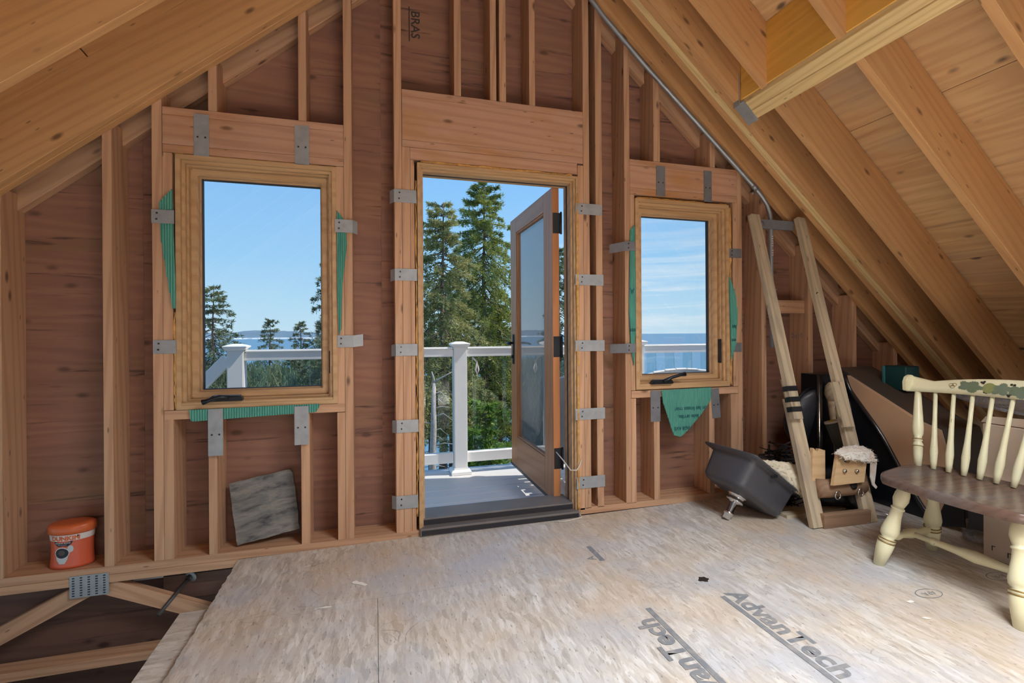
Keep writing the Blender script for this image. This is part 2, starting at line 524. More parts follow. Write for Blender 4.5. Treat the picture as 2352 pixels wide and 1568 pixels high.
def box(name, x, y, z, mat, parent=None, bev=.0015, axis=None, seg=1):
    """axis-aligned board: local x runs along the grain (axis, default the longest)"""
    s = [abs(x[1] - x[0]), abs(y[1] - y[0]), abs(z[1] - z[0])]
    c = Vector(((x[0] + x[1]) / 2, (y[0] + y[1]) / 2, (z[0] + z[1]) / 2))
    if axis is None:
        axis = 'XYZ'[s.index(max(s))]
    if axis == 'X':
        d, fr = s, ((1, 0, 0), (0, 1, 0), (0, 0, 1))
    elif axis == 'Y':
        d, fr = (s[1], s[0], s[2]), ((0, 1, 0), (-1, 0, 0), (0, 0, 1))
    else:
        d, fr = (s[2], s[1], s[0]), ((0, 0, 1), (0, 1, 0), (-1, 0, 0))
    o = from_bm(name, box_bm(d[0], d[1], d[2], bev, seg), mat, parent)
    if parent is not None:
        c = c - parent.matrix_basis.translation
    frame_to(o, c, *fr)
    return o


def beam(name, p0, p1, w, t, mat, parent=None, wdir=(0, 0, 1), bev=.0015):
    """board from p0 to p1; w measured along wdir (made square to the run), t across"""
    p0, p1 = Vector(p0), Vector(p1)
    ex = (p1 - p0).normalized()
    ez = (Vector(wdir) - ex * ex.dot(Vector(wdir))).normalized()
    ey = ez.cross(ex)
    o = from_bm(name, box_bm((p1 - p0).length, t, w, bev), mat, parent)
    c = (p0 + p1) / 2
    if parent is not None:
        c = c - parent.matrix_basis.translation
    frame_to(o, c, ex, ey, ez)
    return o


def add_box(bm, x, y, z, mi=0):
    r = bmesh.ops.create_cube(bm, size=1)
    vs = r['verts']
    bmesh.ops.scale(bm, vec=(x[1] - x[0], y[1] - y[0], z[1] - z[0]), verts=vs)
    bmesh.ops.translate(bm, vec=((x[0] + x[1]) / 2, (y[0] + y[1]) / 2, (z[0] + z[1]) / 2), verts=vs)
    for f in {f for v in vs for f in v.link_faces}:
        f.material_index = mi
    return vs


def tube_data(pts, rad, n=8, closed=False):
    pts = [Vector(p) for p in pts]
    v, f = [], []
    k = len(pts)
    prev = None
    for i, p in enumerate(pts):
        if closed:
            t = (pts[(i + 1) % k] - pts[i - 1]).normalized()
        else:
            t = (pts[min(i + 1, k - 1)] - pts[max(i - 1, 0)]).normalized()
        if prev is None:
            a = t.orthogonal().normalized()
        else:
            a = (prev - t * prev.dot(t)).normalized()
        prev = a
        b = t.cross(a)
        r = rad[i] if isinstance(rad, (list, tuple)) else rad
        for j in range(n):
            g = 2 * math.pi * j / n
            v.append(p + (a * math.cos(g) + b * math.sin(g)) * r)
    rr = k if closed else k - 1
    for i in range(rr):
        for j in range(n):
            i2 = (i + 1) % k
            f.append((i * n + j, i * n + (j + 1) % n, i2 * n + (j + 1) % n, i2 * n + j))
    if not closed:
        f.append(tuple(range(n))[::-1])
        f.append(tuple((k - 1) * n + j for j in range(n)))
    return v, f


def tube(name, pts, rad, mat, parent=None, n=8, closed=False, smooth=True):
    v, f = tube_data(pts, rad, n, closed)
    if parent is not None:
        v = [p - parent.matrix_basis.translation for p in v]
    return from_py(name, v, f, mat, parent, smooth)


def lathe(name, p0, p1, prof, mat, parent=None, n=16):
    """turned piece: prof = (fraction along, radius)"""
    p0, p1 = Vector(p0), Vector(p1)
    return tube(name, [p0.lerp(p1, t) for t, r in prof], [r for t, r in prof], mat, parent, n)


def prism(name, poly, axis, a0, a1, mat, parent=None, bev=0.0, smooth=False, grain=False):
    """polygon extruded along an axis; poly in the two remaining axes (x,z), (y,z) or (x,y)"""
    bm = bmesh.new()
    def P(u, w, a):
        return {'Y': (u, a, w), 'X': (a, u, w), 'Z': (u, w, a)}[axis]
    off = parent.matrix_basis.translation if parent is not None else Vector((0, 0, 0))
    b = [bm.verts.new(Vector(P(u, w, a0)) - off) for u, w in poly]
    t = [bm.verts.new(Vector(P(u, w, a1)) - off) for u, w in poly]
    bm.faces.new(b)
    bm.faces.new(t[::-1])
    k = len(poly)
    for i in range(k):
        bm.faces.new((b[i], t[i], t[(i + 1) % k], b[(i + 1) % k]))
    if bev:
        bmesh.ops.bevel(bm, geom=bm.edges[:], offset=bev, segments=2, affect='EDGES', clamp_overlap=True)
    o = from_bm(name, bm, mat, parent, smooth)
    if grain:                        # local x along the extrusion
        q = Matrix.Rotation(math.pi / 2, 4, 'Z')
        o.data.transform(q.inverted())
        o.matrix_local = q
    return o


def ring(name, x0, x1, z0, z1, w, y0, y1, mat, parent, bev=.002):
    """mitred rectangular frame of four pieces in one mesh, profile w wide from y0 to y1"""
    bm = bmesh.new()
    O = [(x0, z0), (x1, z0), (x1, z1), (x0, z1)]
    I = [(x0 + w, z0 + w), (x1 - w, z0 + w), (x1 - w, z1 - w), (x0 + w, z1 - w)]
    V = [[bm.verts.new((p[0], y, p[1])) for p in L] for L, y in ((O, y0), (I, y0), (I, y1), (O, y1))]
    for k in range(4):
        for i in range(4):
            a, b = V[k], V[(k + 1) % 4]
            bm.faces.new((a[i], a[(i + 1) % 4], b[(i + 1) % 4], b[i]))
    if bev:
        bmesh.ops.bevel(bm, geom=bm.edges[:], offset=bev, segments=2, affect='EDGES', clamp_overlap=True)
    return from_bm(name, bm, mat, parent)


def clip(poly, a, b, c):
    """keep a*x + b*z <= c"""
    out = []
    for i in range(len(poly)):
        p, q = poly[i], poly[(i + 1) % len(poly)]
        dp, dq = a * p[0] + b * p[1] - c, a * q[0] + b * q[1] - c
        if dp <= 0:
            out.append(p)
        if dp * dq < 0:
            t = dp / (dp - dq)
            out.append((p[0] + (q[0] - p[0]) * t, p[1] + (q[1] - p[1]) * t))
    return out


def text_mesh(s, size, bold=0.0):
    cu = bpy.data.curves.new('text', 'FONT')
    cu.body = s
    cu.size = size
    cu.offset = bold
    cu.resolution_u = 3
    o = bpy.data.objects.new('text', cu)
    me = bpy.data.meshes.new_from_object(o)
    bpy.data.objects.remove(o)
    bpy.data.curves.remove(cu)
    return me


# ------------------------------------------------------------------ the gable wall
SL, KL = .826, 3.0514          # left rafter bottoms: Z = KL + SL*X
SR, KR = .8846, 4.262          # right rafter bottoms: Z = KR - SR*X
DL_, DR_ = .41, .35            # vertical depth up to the roof sheathing
YB = .162                      # depth of the wall framing


def fz(x):                     # the old subfloor is a little out of level
    return .010 * (x - .6)


HOLES = [(-.915, -.2, .755, 1.975), (.24, 1.172, -.06, 2.045), (1.575, 2.25, .76, 1.94)]


def sheet(name, x0, x1, z0, z1, y0, y1, mat, parent, holes=HOLES):
    xs = sorted({x0, x1} | {v for h in holes for v in h[:2] if x0 < v < x1})
    zs = sorted({z0, z1} | {v for h in holes for v in h[2:] if z0 < v < z1})
    bm = bmesh.new()
    any_ = False
    for a, b in zip(xs, xs[1:]):
        for c, d in zip(zs, zs[1:]):
            mx, mz = (a + b) / 2, (c + d) / 2
            if any(h[0] < mx < h[1] and h[2] < mz < h[3] for h in holes):
                continue
            poly = clip(clip([(a, c), (b, c), (b, d), (a, d)], -SL, 1, KL + DL_ - .005), SR, 1, KR + DR_ - .005)
            if len(poly) < 3:
                continue
            any_ = True
            f = [bm.verts.new((u, y0, w)) for u, w in poly]
            g = [bm.verts.new((u, y1, w)) for u, w in poly]
            bm.faces.new(f)
            bm.faces.new(g[::-1])
            k = len(poly)
            for i in range(k):
                bm.faces.new((f[i], g[i], g[(i + 1) % k], f[(i + 1) % k]))
    if any_:
        return from_bm(name, bm, mat, parent)


wall = structure(sheet('wall_back', -3.7, 4.9, -1.1, 4.1, YB + .022, YB + .045, SIDING, None))
for zr in ((-.9, .30), (.30, 1.52), (1.52, 2.74), (2.74, 3.96)):
    for xr in ((-3.7, -1.12), (-1.12, .04), (.04, 1.40), (1.40, 2.62), (2.62, 4.9)):
        sheet('sheathing_panel', xr[0] + .0003, xr[1] - .0003, zr[0] + .0003, zr[1] - .0003, YB, YB + .02, SHEATH, wall)

PZ = .026                                                     # top of the sole plate left of the door


def roof_bottom(x):
    return min(KL + SL * x, KR - SR * x)


def stud(x0, x1, z0, z1=None, name='stud', y0=0.0, y1=YB - .001, mat=None):
    if z1 is None:
        z1 = roof_bottom((x0 + x1) / 2) + .06
    return box(name, (x0, x1), (y0, y1), (z0, z1), mat or STUD, wall)


# full studs and kings, from the left eave to the right one
for x0, x1 in ((-2.44, -2.4), (-2.04, -2.0), (-1.645, -1.602), (-1.222, -1.184)):
    stud(x0, x1, PZ)
stud(-1.022, -.98, PZ, name='king_stud')
stud(-.152, -.111, PZ, name='king_stud')
stud(.107, .147, PZ, name='king_stud')
stud(1.218, 1.258, PZ + .018, name='king_stud')
stud(1.299, 1.342, PZ + .018)
stud(1.494, 1.531, .045, name='king_stud')
stud(2.329, 2.365, .05, name='king_stud')
for x0, x1 in ((2.522, 2.560), (2.919, 2.958), (3.316, 3.357), (3.712, 3.751), (4.11, 4.15)):
    stud(x0, x1, .05)
# trimmers
stud(-.979, -.938, PZ, .70, name='trimmer_stud')
stud(-.979, -.938, .744, 1.988, name='trimmer_stud')
stud(-.192, -.153, .738, 1.988, name='trimmer_stud')
stud(-.192, -.153, PZ, .695, name='trimmer_stud')
stud(.148, .191, PZ, 2.126, name='trimmer_stud')
stud(.192, .214, -.01, 2.06, name='shim_board', y0=.004, mat=STUD)
stud(1.182, 1.217, PZ + .012, 2.116, name='trimmer_stud')
stud(1.532, 1.562, .745, 1.965, name='trimmer_stud')
stud(1.532, 1.566, .045, .695, name='trimmer_stud')
stud(2.294, 2.328, .745, 1.965, name='trimmer_stud')
stud(2.27, 2.328, .05, .695, name='trimmer_stud')
# headers: flat plate, body, flat plate
for x0, x1, zb, z1, z2, z3 in ((-.978, -.153, 1.99, 2.029, 2.172, 2.209), (.149, 1.217, 2.128, 2.166, 2.402, 2.44), (1.532, 2.328, 1.967, 2.008, 2.149, 2.185)):
    box('header_plate', (x0, x1), (.001, YB), (zb, z1 - .001), STUD2, wall)
    box('header_beam', (x0, x1), (.0, YB), (z1, z2 - .001), STUD2, wall)
    box('header_plate', (x0, x1), (.001, YB), (z2, z3), STUD2, wall)
box('header_shim', (.192, 1.181), (.006, YB), (2.062, 2.127), STUD2, wall)
# window sills
box('rough_sill', (-.978, -.153), (0, YB), (.698, .742), STUD, wall)
box('rough_sill', (1.533, 2.327), (0, YB), (.698, .742), STUD, wall)
# cripples over the openings and under the sills
for x0, x1, z0 in ((-.782, -.744, 2.21), (-.371, -.333, 2.21), (.437, .476, 2.441), (.644, .681, 2.441), (.699, .738, 2.441), (.879, .915, 2.441), (1.70, 1.746, 2.186), (2.12, 2.157, 2.186)):
    stud(x0, x1, z0, name='cripple_stud')
for x0, x1, z0 in ((-.79, -.753, PZ), (-.369, -.327, PZ), (1.691, 1.732, .05), (2.10, 2.140, .05)):
    stud(x0, x1, z0, .697, name='cripple_stud')
# sole plate, double top chord edge left of the door
for x0, x1, z0, z1 in ((-3.0, .24, -.012, .026), (1.184, 4.6, .012, .05)):
    box('sole_plate', (x0, x1), (0, YB), (z0, z1), STUD, wall)
# fire block between two studs on the right
box('fire_block', (2.662, 2.918), (.03, .07), (1.235, 1.325), STUD, wall)
# rafters let into the wall against the sheathing
beam('wall_rafter', (-2.9, .132, KL - .035 - SL * 2.9 + .11), (.70, .132, KL - .035 + SL * .70 + .11), .17, .05, STUD, wall)
beam('wall_rafter', (.72, .132, KR - .03 - SR * .72 + .115), (4.6, .132, KR - .03 - SR * 4.6 + .115), .17, .05, STUD, wall)
# printed words on the sheathing and studs


def flat_text(name, s, size, origin, ex, ey, mat, parent, bold=0.0):
    me = text_mesh(s, size, bold)
    o = link(name, me, mat, parent)
    ex, ey = Vector(ex).normalized(), Vector(ey).normalized()
    frame_to(o, Vector(origin) - (parent.matrix_basis.translation if parent is not None else Vector((0, 0, 0))), ex, ey, ex.cross(ey))
    return o


flat_text('printed_mark', 'BRAS', .07, (.215, YB - .002, 2.98), (0, 0, -1), (1, 0, 0), INKBLACK, wall, .001)
box('printed_rule', (.20, .206), (YB - .0025, YB - .0015), (2.80, 3.0), INKBLACK, wall, bev=0)
flat_text('printed_mark', '2x10', .05, (2.9175, .145, 1.06), (0, -1, 0), (0, 0, 1), INKGREY, wall)

# ------------------------------------------------------------------ roof (named ceiling): rafters, sheathing, header beam
roof = structure(from_py('ceiling', [(-3.6, YB + .06, KL + DL_ + .03 - SL * 3.6), (.708, YB + .06, KL + DL_ + .03 + SL * .708), (5.0, YB + .06, KR + DR_ + .03 - SR * 5.0),
                                     (-3.6, -6.5, KL + DL_ + .03 - SL * 3.6), (.708, -6.5, KL + DL_ + .03 + SL * .708), (5.0, -6.5, KR + DR_ + .03 - SR * 5.0)],
                         [(0, 1, 4, 3), (1, 2, 5, 4)], DARKPLY))
cL, cR = 1 / math.hypot(1, SL), 1 / math.hypot(1, SR)


def slope_l(x, y, off=0.0):      # off: height above the rafter bottoms, measured square to the roof
    return Vector((x - off * SL * cL, y, KL + SL * x + off * cL))


def slope_r(x, y, off=0.0):
    return Vector((x + off * SR * cR, y, KR - SR * x + off * cR))


def rafter_l(y0, y1, xa=-3.3, xb=.69, name='rafter', dep=.252, mat=RAFT):
    o = beam(name, slope_l(xa, (y0 + y1) / 2, dep / 2), slope_l(xb, (y0 + y1) / 2, dep / 2), dep, abs(y1 - y0) - .0015, mat, roof, (-SL, 0, 1))
    return o


def rafter_r(y0, y1, xa=.73, xb=4.55, name='rafter', dep=.256, mat=RAFT):
    return beam(name, slope_r(xa, (y0 + y1) / 2, dep / 2), slope_r(xb, (y0 + y1) / 2, dep / 2), dep, abs(y1 - y0) - .0015, mat, roof, (SR, 0, 1))


rafter_l(-.042, 0)
rafter_l(-.088, -.044)
for y0 in (-.514, -.98, -1.44, -1.9, -2.36, -2.82, -4.2, -4.66, -5.12, -5.6, -6.1):
    rafter_l(y0 - .042, y0)
# blocking strips on top of the double rafter
beam('furring_strip', slope_l(-3.2, -.066, .252 + .031), slope_l(-1.075, -.066, .252 + .031), .06, .042, RAFT, roof, (-SL, 0, 1))
beam('furring_strip', slope_l(-1.071, -.066, .252 + .031), slope_l(.68, -.066, .252 + .031), .06, .042, RAFT, roof, (-SL, 0, 1))
# right slope
rafter_r(-.04, 0)
for y0 in (-.174, -.218, -.262):
    rafter_r(y0 - .042, y0, mat=FRESH if y0 == -.218 else RAFT)
HX = 2.06                                                      # uphill face of the header
rafter_r(-.348, -.306, xb=HX - .24)


def rafter_r_plumb(y0, y1, xa, xb):
    """upper rafter with a plumb cut where it meets the header"""
    za = lambda x: KR - SR * x
    o = prism('rafter', [(xa, za(xa)), (xb, za(xb)), (xb, za(xb) + DR_ - .008), (xa, za(xa) + DR_ - .008)], 'Y', y0, y1, RAFT, roof, bev=0)
    # turn the mesh so that local x follows the grain
    ang = math.atan(SR)
    rot = Matrix.Rotation(ang, 4, 'Y')
    o.data.transform(rot.inverted())
    o.matrix_local = rot
    return o


rafter_r_plumb(-.545, -.503, .73, HX - .001)
rafter_r_plumb(-1.005, -.965, .73, HX - .001)
rafter_r_plumb(-1.47, -1.43, .73, HX - .001)
rafter_r_plumb(-.348, -.307, 1.6, HX - .004)
for y0 in (-.49, -.965, -1.43):
    rafter_r(y0 - .042, y0, xa=HX + .085)
for y0 in (-1.9, -2.36, -2.82, -4.2, -4.66, -5.12, -5.6, -6.1):
    rafter_r(y0 - .042, y0)
zH = lambda x: KR - SR * x
prism('header_ply', [(HX, zH(HX) - .018), (HX + .041, zH(HX + .041) - .018), (HX + .041, 2.79 - .04), (HX, 2.79)], 'Y', -1.88, -.312, FRESH, roof, bev=.001, grain=True)
prism('header_ply', [(HX + .043, zH(HX + .043) - .022), (HX + .084, zH(HX + .084) - .022), (HX + .084, 2.72), (HX + .043, 2.75)], 'Y', -1.88, -.312, FRESH, roof, bev=.001, grain=True)
prism('header_facing', [(HX - .004, zH(HX - .004) + .012), (HX - .0005, zH(HX) + .012), (HX - .0005, 2.785), (HX - .004, 2.785)], 'Y', -1.42, -.352, GOLD, roof, grain=True)
# joist hanger
bm = bmesh.new()
x0, x1 = HX - .012, HX + .09
hang = [(x0, zH(x0) - .016), (x1, zH(x1) - .022), (x1, zH(x1) - .026), (x0, zH(x0) - .020)]
hg = prism('joist_hanger', hang, 'Y', -.385, -.306, STEEL, roof)
prism('joist_hanger', [(HX - .016, zH(HX) - .018), (HX - .0125, zH(HX) - .018), (HX - .0125, zH(HX) + .16), (HX - .016, zH(HX) + .16)], 'Y', -.352, -.3065, STEEL, roof)
# ridge board
box('ridge_board', (.692, .728), (-6.4, -.002), (KL + SL * .692 - .06, KL + SL * .692 + .3), RAFT, roof)
# roof sheathing sheets, long side across the rafters, seams on the rafters; first seam where the photograph shows it
sR = math.hypot(1, SR)


def roof_sheet(xa, xb, ya, yb, right=True):
    f = slope_r if right else slope_l
    off = (DR_ * cR if right else DL_ * cL) + .008
    a, b = f(xa, (ya + yb) / 2, off), f(xb, (ya + yb) / 2, off)
    bm = box_bm(abs(yb - ya) - .003, (b - a).length - .003, .015, 0)
    o = from_bm('roof_panel', bm, ROOFPLY, roof)
    ey = (b - a).normalized()
    if not right:
        ey = -ey
    frame_to(o, (a + b) / 2, (0, 1, 0), ey, Vector((0, 1, 0)).cross(ey))


xo = DR_ * cR * SR * cR            # sheathing shifts in x with the roof normal
for i, xs in enumerate([(.72, 1.56), (1.56, 2.658), (2.658, 3.472), (3.472, 4.65)]):
    for ya, yb in ([(.16, -.98), (-.98, -3.4), (-3.4, -6.4)] if i % 2 else [(.16, -1.43), (-1.43, -3.9), (-3.9, -6.4)]):
        roof_sheet(xs[0] - xo, xs[1] - xo, ya, yb)
xo = DL_ * cL * SL * cL
for i, xs in enumerate([(-3.5, -2.3), (-2.3, -1.3), (-1.3, -.3), (-.3, .69)]):
    for ya, yb in ([(.16, -.98), (-.98, -3.4), (-3.4, -6.4)] if i % 2 else [(.16, -1.43), (-1.43, -3.9), (-3.9, -6.4)]):
        roof_sheet(xs[0] + xo, xs[1] + xo, ya, yb, False)

# rear gable, behind the camera, with an opening added for its fill lamp
rear = structure(sheet('wall_rear', -3.6, 4.9, -.1, 4.1, -6.52, -6.5, SHEATH, None, [(-.7, 2.1, .6, 2.5)]))

# ------------------------------------------------------------------ subfloor, with the open corner at lower left
HXE = -.652


def floor_mesh(name, x0, x1, y0, y1, parent=None):
    t = .022
    v = [(x, y, fz(x) + dz) for dz in (-t, 0) for x, y in ((x0, y0), (x1, y0), (x1, y1), (x0, y1))]
    f = [(3, 2, 1, 0), (4, 5, 6, 7), (0, 1, 5, 4), (1, 2, 6, 5), (2, 3, 7, 6), (3, 0, 4, 7)]
    return from_py(name, v, f, FLOOR, parent)


fl = structure(from_py('floor', [(HXE + .02, -6.4, -.06), (4.8, -6.4, -.06), (4.8, -.02, -.06), (HXE + .02, -.02, -.06), (HXE + .02, -6.4, -.045), (4.8, -6.4, -.045), (4.8, -.02, -.045), (HXE + .02, -.02, -.045)],
                       [(3, 2, 1, 0), (4, 5, 6, 7), (0, 1, 5, 4), (1, 2, 6, 5), (2, 3, 7, 6), (3, 0, 4, 7)], FLOOR))
gap = .0016
for a in [(HXE, .235, -.578, -.001), (.235, 1.18, -.578, .16), (1.18, 2.45, -.578, -.001), (2.45, 4.7, -.578, -.001)]:
    floor_mesh('floor_panel', a[0], a[1] - (gap if a[0] in (2.45,) else 0), a[2], a[3], fl)
for a in [(HXE, .004, -1.8, -.5785 - gap), (.004 + gap, 2.44, -1.8, -.578 - gap), (2.44 + gap, 4.7, -1.8, -.578 - gap),
          (HXE, 1.22, -3.02, -1.8 - gap), (1.22 + gap, 4.7, -3.02, -1.8 - gap), (HXE, 2.4, -6.4, -3.02 - gap), (2.4 + gap, 4.7, -6.4, -3.02 - gap)]:
    floor_mesh('floor_panel', *a, fl)
# floor behind the open corner (out of the picture) and the ledge below its edge
for a in [(-3.6, HXE, -6.4, -1.75)]:
    floor_mesh('floor_panel', *a, fl)
# splintered bare edge of the subfloor
rng = random.Random(3)
v, f = [], []
N = 60
for i in range(N + 1):
    y = -.002 - i * (1.5 / N)
    w = .020 + rng.uniform(-.007, .008)
    v += [(HXE + .004, y, fz(HXE) + .0012), (HXE - w * .5, y, fz(HXE) - .001), (HXE - w * .6, y, fz(HXE) - .028), (HXE + .004, y, fz(HXE) - .03)]
for i in range(N):
    for k in range(3):
        f.append((i * 4 + k, i * 4 + k + 1, i * 4 + 4 + k + 1, i * 4 + 4 + k))
from_py('splintered_edge', v, f, FLOOR, fl)
# open truss under the sole plate
box('truss_chord', (-3.0, -.66), (-.001, .085), (-.05, -.013), STUD, fl, bev=.002)
beam('truss_web', (-1.30, .03, -.075), (-1.95, .03, -.40), .075, .038, STUD, fl, (1, 0, .6))
beam('truss_web', (-1.25, .03, -.06), (-.80, .03, -.265), .07, .038, STUD, fl, (0, 0, 1))
box('truss_chord', (-3.0, -.66), (.0, .09), (-.44, -.40), STUD, fl)
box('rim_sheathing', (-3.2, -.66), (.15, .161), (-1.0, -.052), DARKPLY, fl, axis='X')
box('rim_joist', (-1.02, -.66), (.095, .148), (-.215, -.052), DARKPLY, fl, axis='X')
box('joist_ledge', (-.795, -.66), (-1.75, -.36), (-.10, -.06), FLOOR, fl, axis='Y')
box('floor_joist', (-.70, -.66), (-1.75, -.16), (-.40, -.101), STUD, fl, axis='Y')
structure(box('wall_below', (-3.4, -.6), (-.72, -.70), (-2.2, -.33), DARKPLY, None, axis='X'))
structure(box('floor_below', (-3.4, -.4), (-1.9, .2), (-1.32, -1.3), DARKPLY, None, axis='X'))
# toothed nail plate over the truss joint
bm = bmesh.new()
add_box(bm, (-1.355, -1.203), (-.0045, -.0025), (-.1, 0))
o = from_bm('nail_plate', bm, STEEL, fl)
bm = bmesh.new()
for i in range(5):
    for j in range(8):
        x, z = -1.345 + i * .030, -.092 + j * .0115
        add_box(bm, (x, x + .009), (-.0062, -.0044), (z, z + .0045), 0)
ob = from_bm('plate_tooth', bm, NAIL, fl)
ob['kind'] = 'stuff'
# anchor bolt with washer through the rim
tube('anchor_bolt', [(-.90, .094, -.105), (-.97, -.10, -.185)], .009, RUST, fl, 10)
tube('bolt_washer', [(-.897, .094, -.104), (-.90, .088, -.106)], .030, STEEL, fl, 16)
tube('bolt_nut', [(-.90, .088, -.106), (-.906, .072, -.112)], .015, RUST, fl, 6, smooth=False)

# stamps printed on the subfloor
for txt, org, ex, ey in (('AdvanTech', (1.022, -1.575, 0), (0, 1, 0), (-1, 0, 0)), ('AdvanTech', (1.405, -.985, 0), (0, -1, 0), (1, 0, 0))):
    flat_text('floor_stamp', txt, .116, (org[0], org[1], fz(org[0]) + .0012), ex, ey, INKGREY, fl, .0038)
for x0, x1, y0, y1 in ((1.03, 1.052, -1.62, -.985), (1.37, 1.392, -1.62, -1.0)):
    box('stamp_bar', (x0, x1), (y0, y1), (fz(x0) + .0009, fz(x0) + .0016), INKGREY, fl, bev=0)
flat_text('floor_stamp', 'A', .06, (1.03, -.545, fz(1) + .0012), (0, 1, 0), (-1, 0, 0), INKGREY, fl)
box('stamp_bar', (1.04, 1.065), (-.565, -.40), (fz(1) + .0009, fz(1) + .0016), INKGREY, fl, bev=0)
for cx_, cy_ in ((2.20, -1.236), (2.637, -1.228)):
    pts = [(cx_ + .062 * math.cos(a), cy_ + .034 * math.sin(a), fz(cx_) + .001) for a in np.linspace(0, 2 * math.pi, 28, endpoint=False)]
    v = []
    for i, p in enumerate(pts):
        v += [p, (cx_ + (p[0] - cx_) * .93, cy_ + (p[1] - cy_) * .90, p[2])]
    from_py('stamp_oval', v, [(2 * i, 2 * i + 1, (2 * i + 3) % 56, (2 * i + 2) % 56) for i in range(28)], INKGREY, fl)
    flat_text('floor_stamp', 'APA', .034, (cx_ + .035, cy_ + .012, fz(cx_) + .001), (-1, 0, 0), (0, -1, 0), INKGREY, fl)
pts = [(1.395 + r_ * math.cos(a), -.86 + .8 * r_ * math.sin(a), fz(1.4) + .001) for a, r_ in zip(np.linspace(0, 6.28, 14, endpoint=False), [.028, .022, .03, .024, .031, .022, .02, .028, .03, .02, .026, .031, .02, .025])]
from_py('dark_spot', pts, [tuple(range(14))], NAIL, fl)

# ------------------------------------------------------------------ windows


def strap(x0, x1, z0, z1, parent, fold=None, rot=0.0, mat=STEEL, y=-.0028, horiz=True):
    """thin perforated metal strap with two nail heads; fold = (x, y) end of a bent flap"""
    bm = bmesh.new()
    add_box(bm, (x0, x1), (y - .0012, y), (z0, z1))
    if fold:
        xe = x0 if fold[0] < x0 else x1
        a = [bm.verts.new(p) for p in ((xe, y - .0012, z0), (xe, y - .0012, z1), (fold[0], fold[1], z1 - fold[2]), (fold[0], fold[1], z0 - fold[2]))]
        b = [bm.verts.new((p.co.x, p.co.y + .0015, p.co.z)) for p in a]
        bm.faces.new(a)
        bm.faces.new(b[::-1])
        for i in range(4):
            bm.faces.new((a[i], b[i], b[(i + 1) % 4], a[(i + 1) % 4]))
    w, h = x1 - x0, z1 - z0
    spots = [(x0 + w * .22, z0 + h * .3), (x0 + w * .24, z0 + h * .75)] if w > h else [(x0 + w * .25, z0 + h * .45), (x0 + w * .75, z0 + h * .45)]
    for nx, nz in spots:
        add_box(bm, (nx - .004, nx + .004), (y - .0028, y - .001), (nz - .004, nz + .004), 1)
    o = from_bm('mounting_strap', bm, [mat, NAIL], parent)
    return o


def casement(name, x0, x1, z0, z1, crank_x, lock=True):
    w = structure(ring(name, x0, x1, z0, z1, .022, -.004, .15, PALE, None))
    ring('outer_stop', x0 + .021, x1 - .021, z0 + .021, z1 - .021, .016, .014, .14, PALE, w)
    ring('inner_stop', x0 + .036, x1 - .036, z0 + .036, z1 - .036, .010, .034, .14, PALE, w)
    sa = ring('sash', x0 + .046, x1 - .046, z0 + .046, z1 - .046, .032, .056, .135, PALE, w, .004)
    under(ring('glazing_bead', x0 + .077, x1 - .077, z0 + .077, z1 - .077, .008, .085, .125, PALE, w), sa)
    under(ring('gasket', x0 + .0845, x1 - .0845, z0 + .0845, z1 - .0845, .0035, .098, .124, DARKGAP, w, 0), sa)
    under(box('pane', (x0 + .082, x1 - .082), (.112, .118), (z0 + .082, z1 - .082), GLASS, w, bev=0), sa)
    # wide bottom rail cap
    box('stool_cap', (x0 + .022, x1 - .022), (-.002, .05), (z0 + .020, z0 + .034), PALE, w)
    return w


w1 = casement('window_1', -.925, -.190, .744, 1.984, -.72)
w2 = casement('window_2', 1.566, 2.262, .748, 1.945, 1.72)


def crank(parent, x, z, flip, arm):
    b = prism('crank_base', [(x - .075, z - .014), (x + .085, z - .014), (x + .075, z + .012), (x - .055, z + .014)], 'Y', -.03, .012, BLACKMETAL, parent, bev=.005)
    tube('crank_handle', arm, [.011, .010, .010, .014], BLACKMETAL, b, 10)
    return b


crank(w1, -.715, .795, 1, [(-.69, -.035, .80), (-.73, -.045, .805), (-.775, -.05, .79), (-.80, -.05, .782)])
crank(w2, 1.735, .795, 1, [(1.74, -.035, .80), (1.79, -.045, .822), (1.85, -.05, .838), (1.885, -.05, .842)])
box('lock_lever', (-.234, -.224), (.03, .058), (.90, 1.02), BLACKMETAL, w1, bev=.003)
box('lock_lever', (2.214, 2.224), (.03, .058), (.90, 1.06), BLACKMETAL, w2, bev=.003)
# straps and foam seen round the frames
for a in ((-.843, -.777, 1.982, 2.187), (-.389, -.320, 1.980, 2.182), (-1.020, -.922, 1.018, 1.083)):
    strap(*a, w1)
strap(-1.018, -.924, 1.641, 1.706, w1, y=-.0165)
strap(-.196, -.109, 1.639, 1.707, w1, (-.085, .006, .004), y=-.0165)
strap(-.189, -.109, 1.038, 1.100, w1, (-.06, .006, -.006))
strap(-.786, -.721, .515, .744, w1, y=-.0165)
strap(-.397, -.329, .542, .739, w1, y=-.0165)
for a in ((1.717, 1.780, 1.968, 2.159), (2.068, 2.128, 1.956, 2.158)):
    strap(*a, w2, mat=DULLSTEEL)
strap(1.495, 1.560, 1.612, 1.669, w2, (1.415, .05, .012), mat=DULLSTEEL, y=-.0165)
strap(1.495, 1.556, .981, 1.038, w2, (1.415, .05, .004), mat=DULLSTEEL, y=-.0165)
for a in ((2.260, 2.357, 1.598, 1.658), (2.272, 2.355, .973, 1.034)):
    strap(*a, w2, mat=DULLSTEEL)
strap(1.666, 1.735, .544, .739, w2, mat=DULLSTEEL)
o = strap(2.110, 2.172, .542, .736, w2, mat=DULLSTEEL)
o.data.transform(Matrix.Translation((2.14, 0, .74)) @ Matrix.Rotation(R(-4), 4, 'Y') @ Matrix.Translation((-2.14, 0, -.74)))


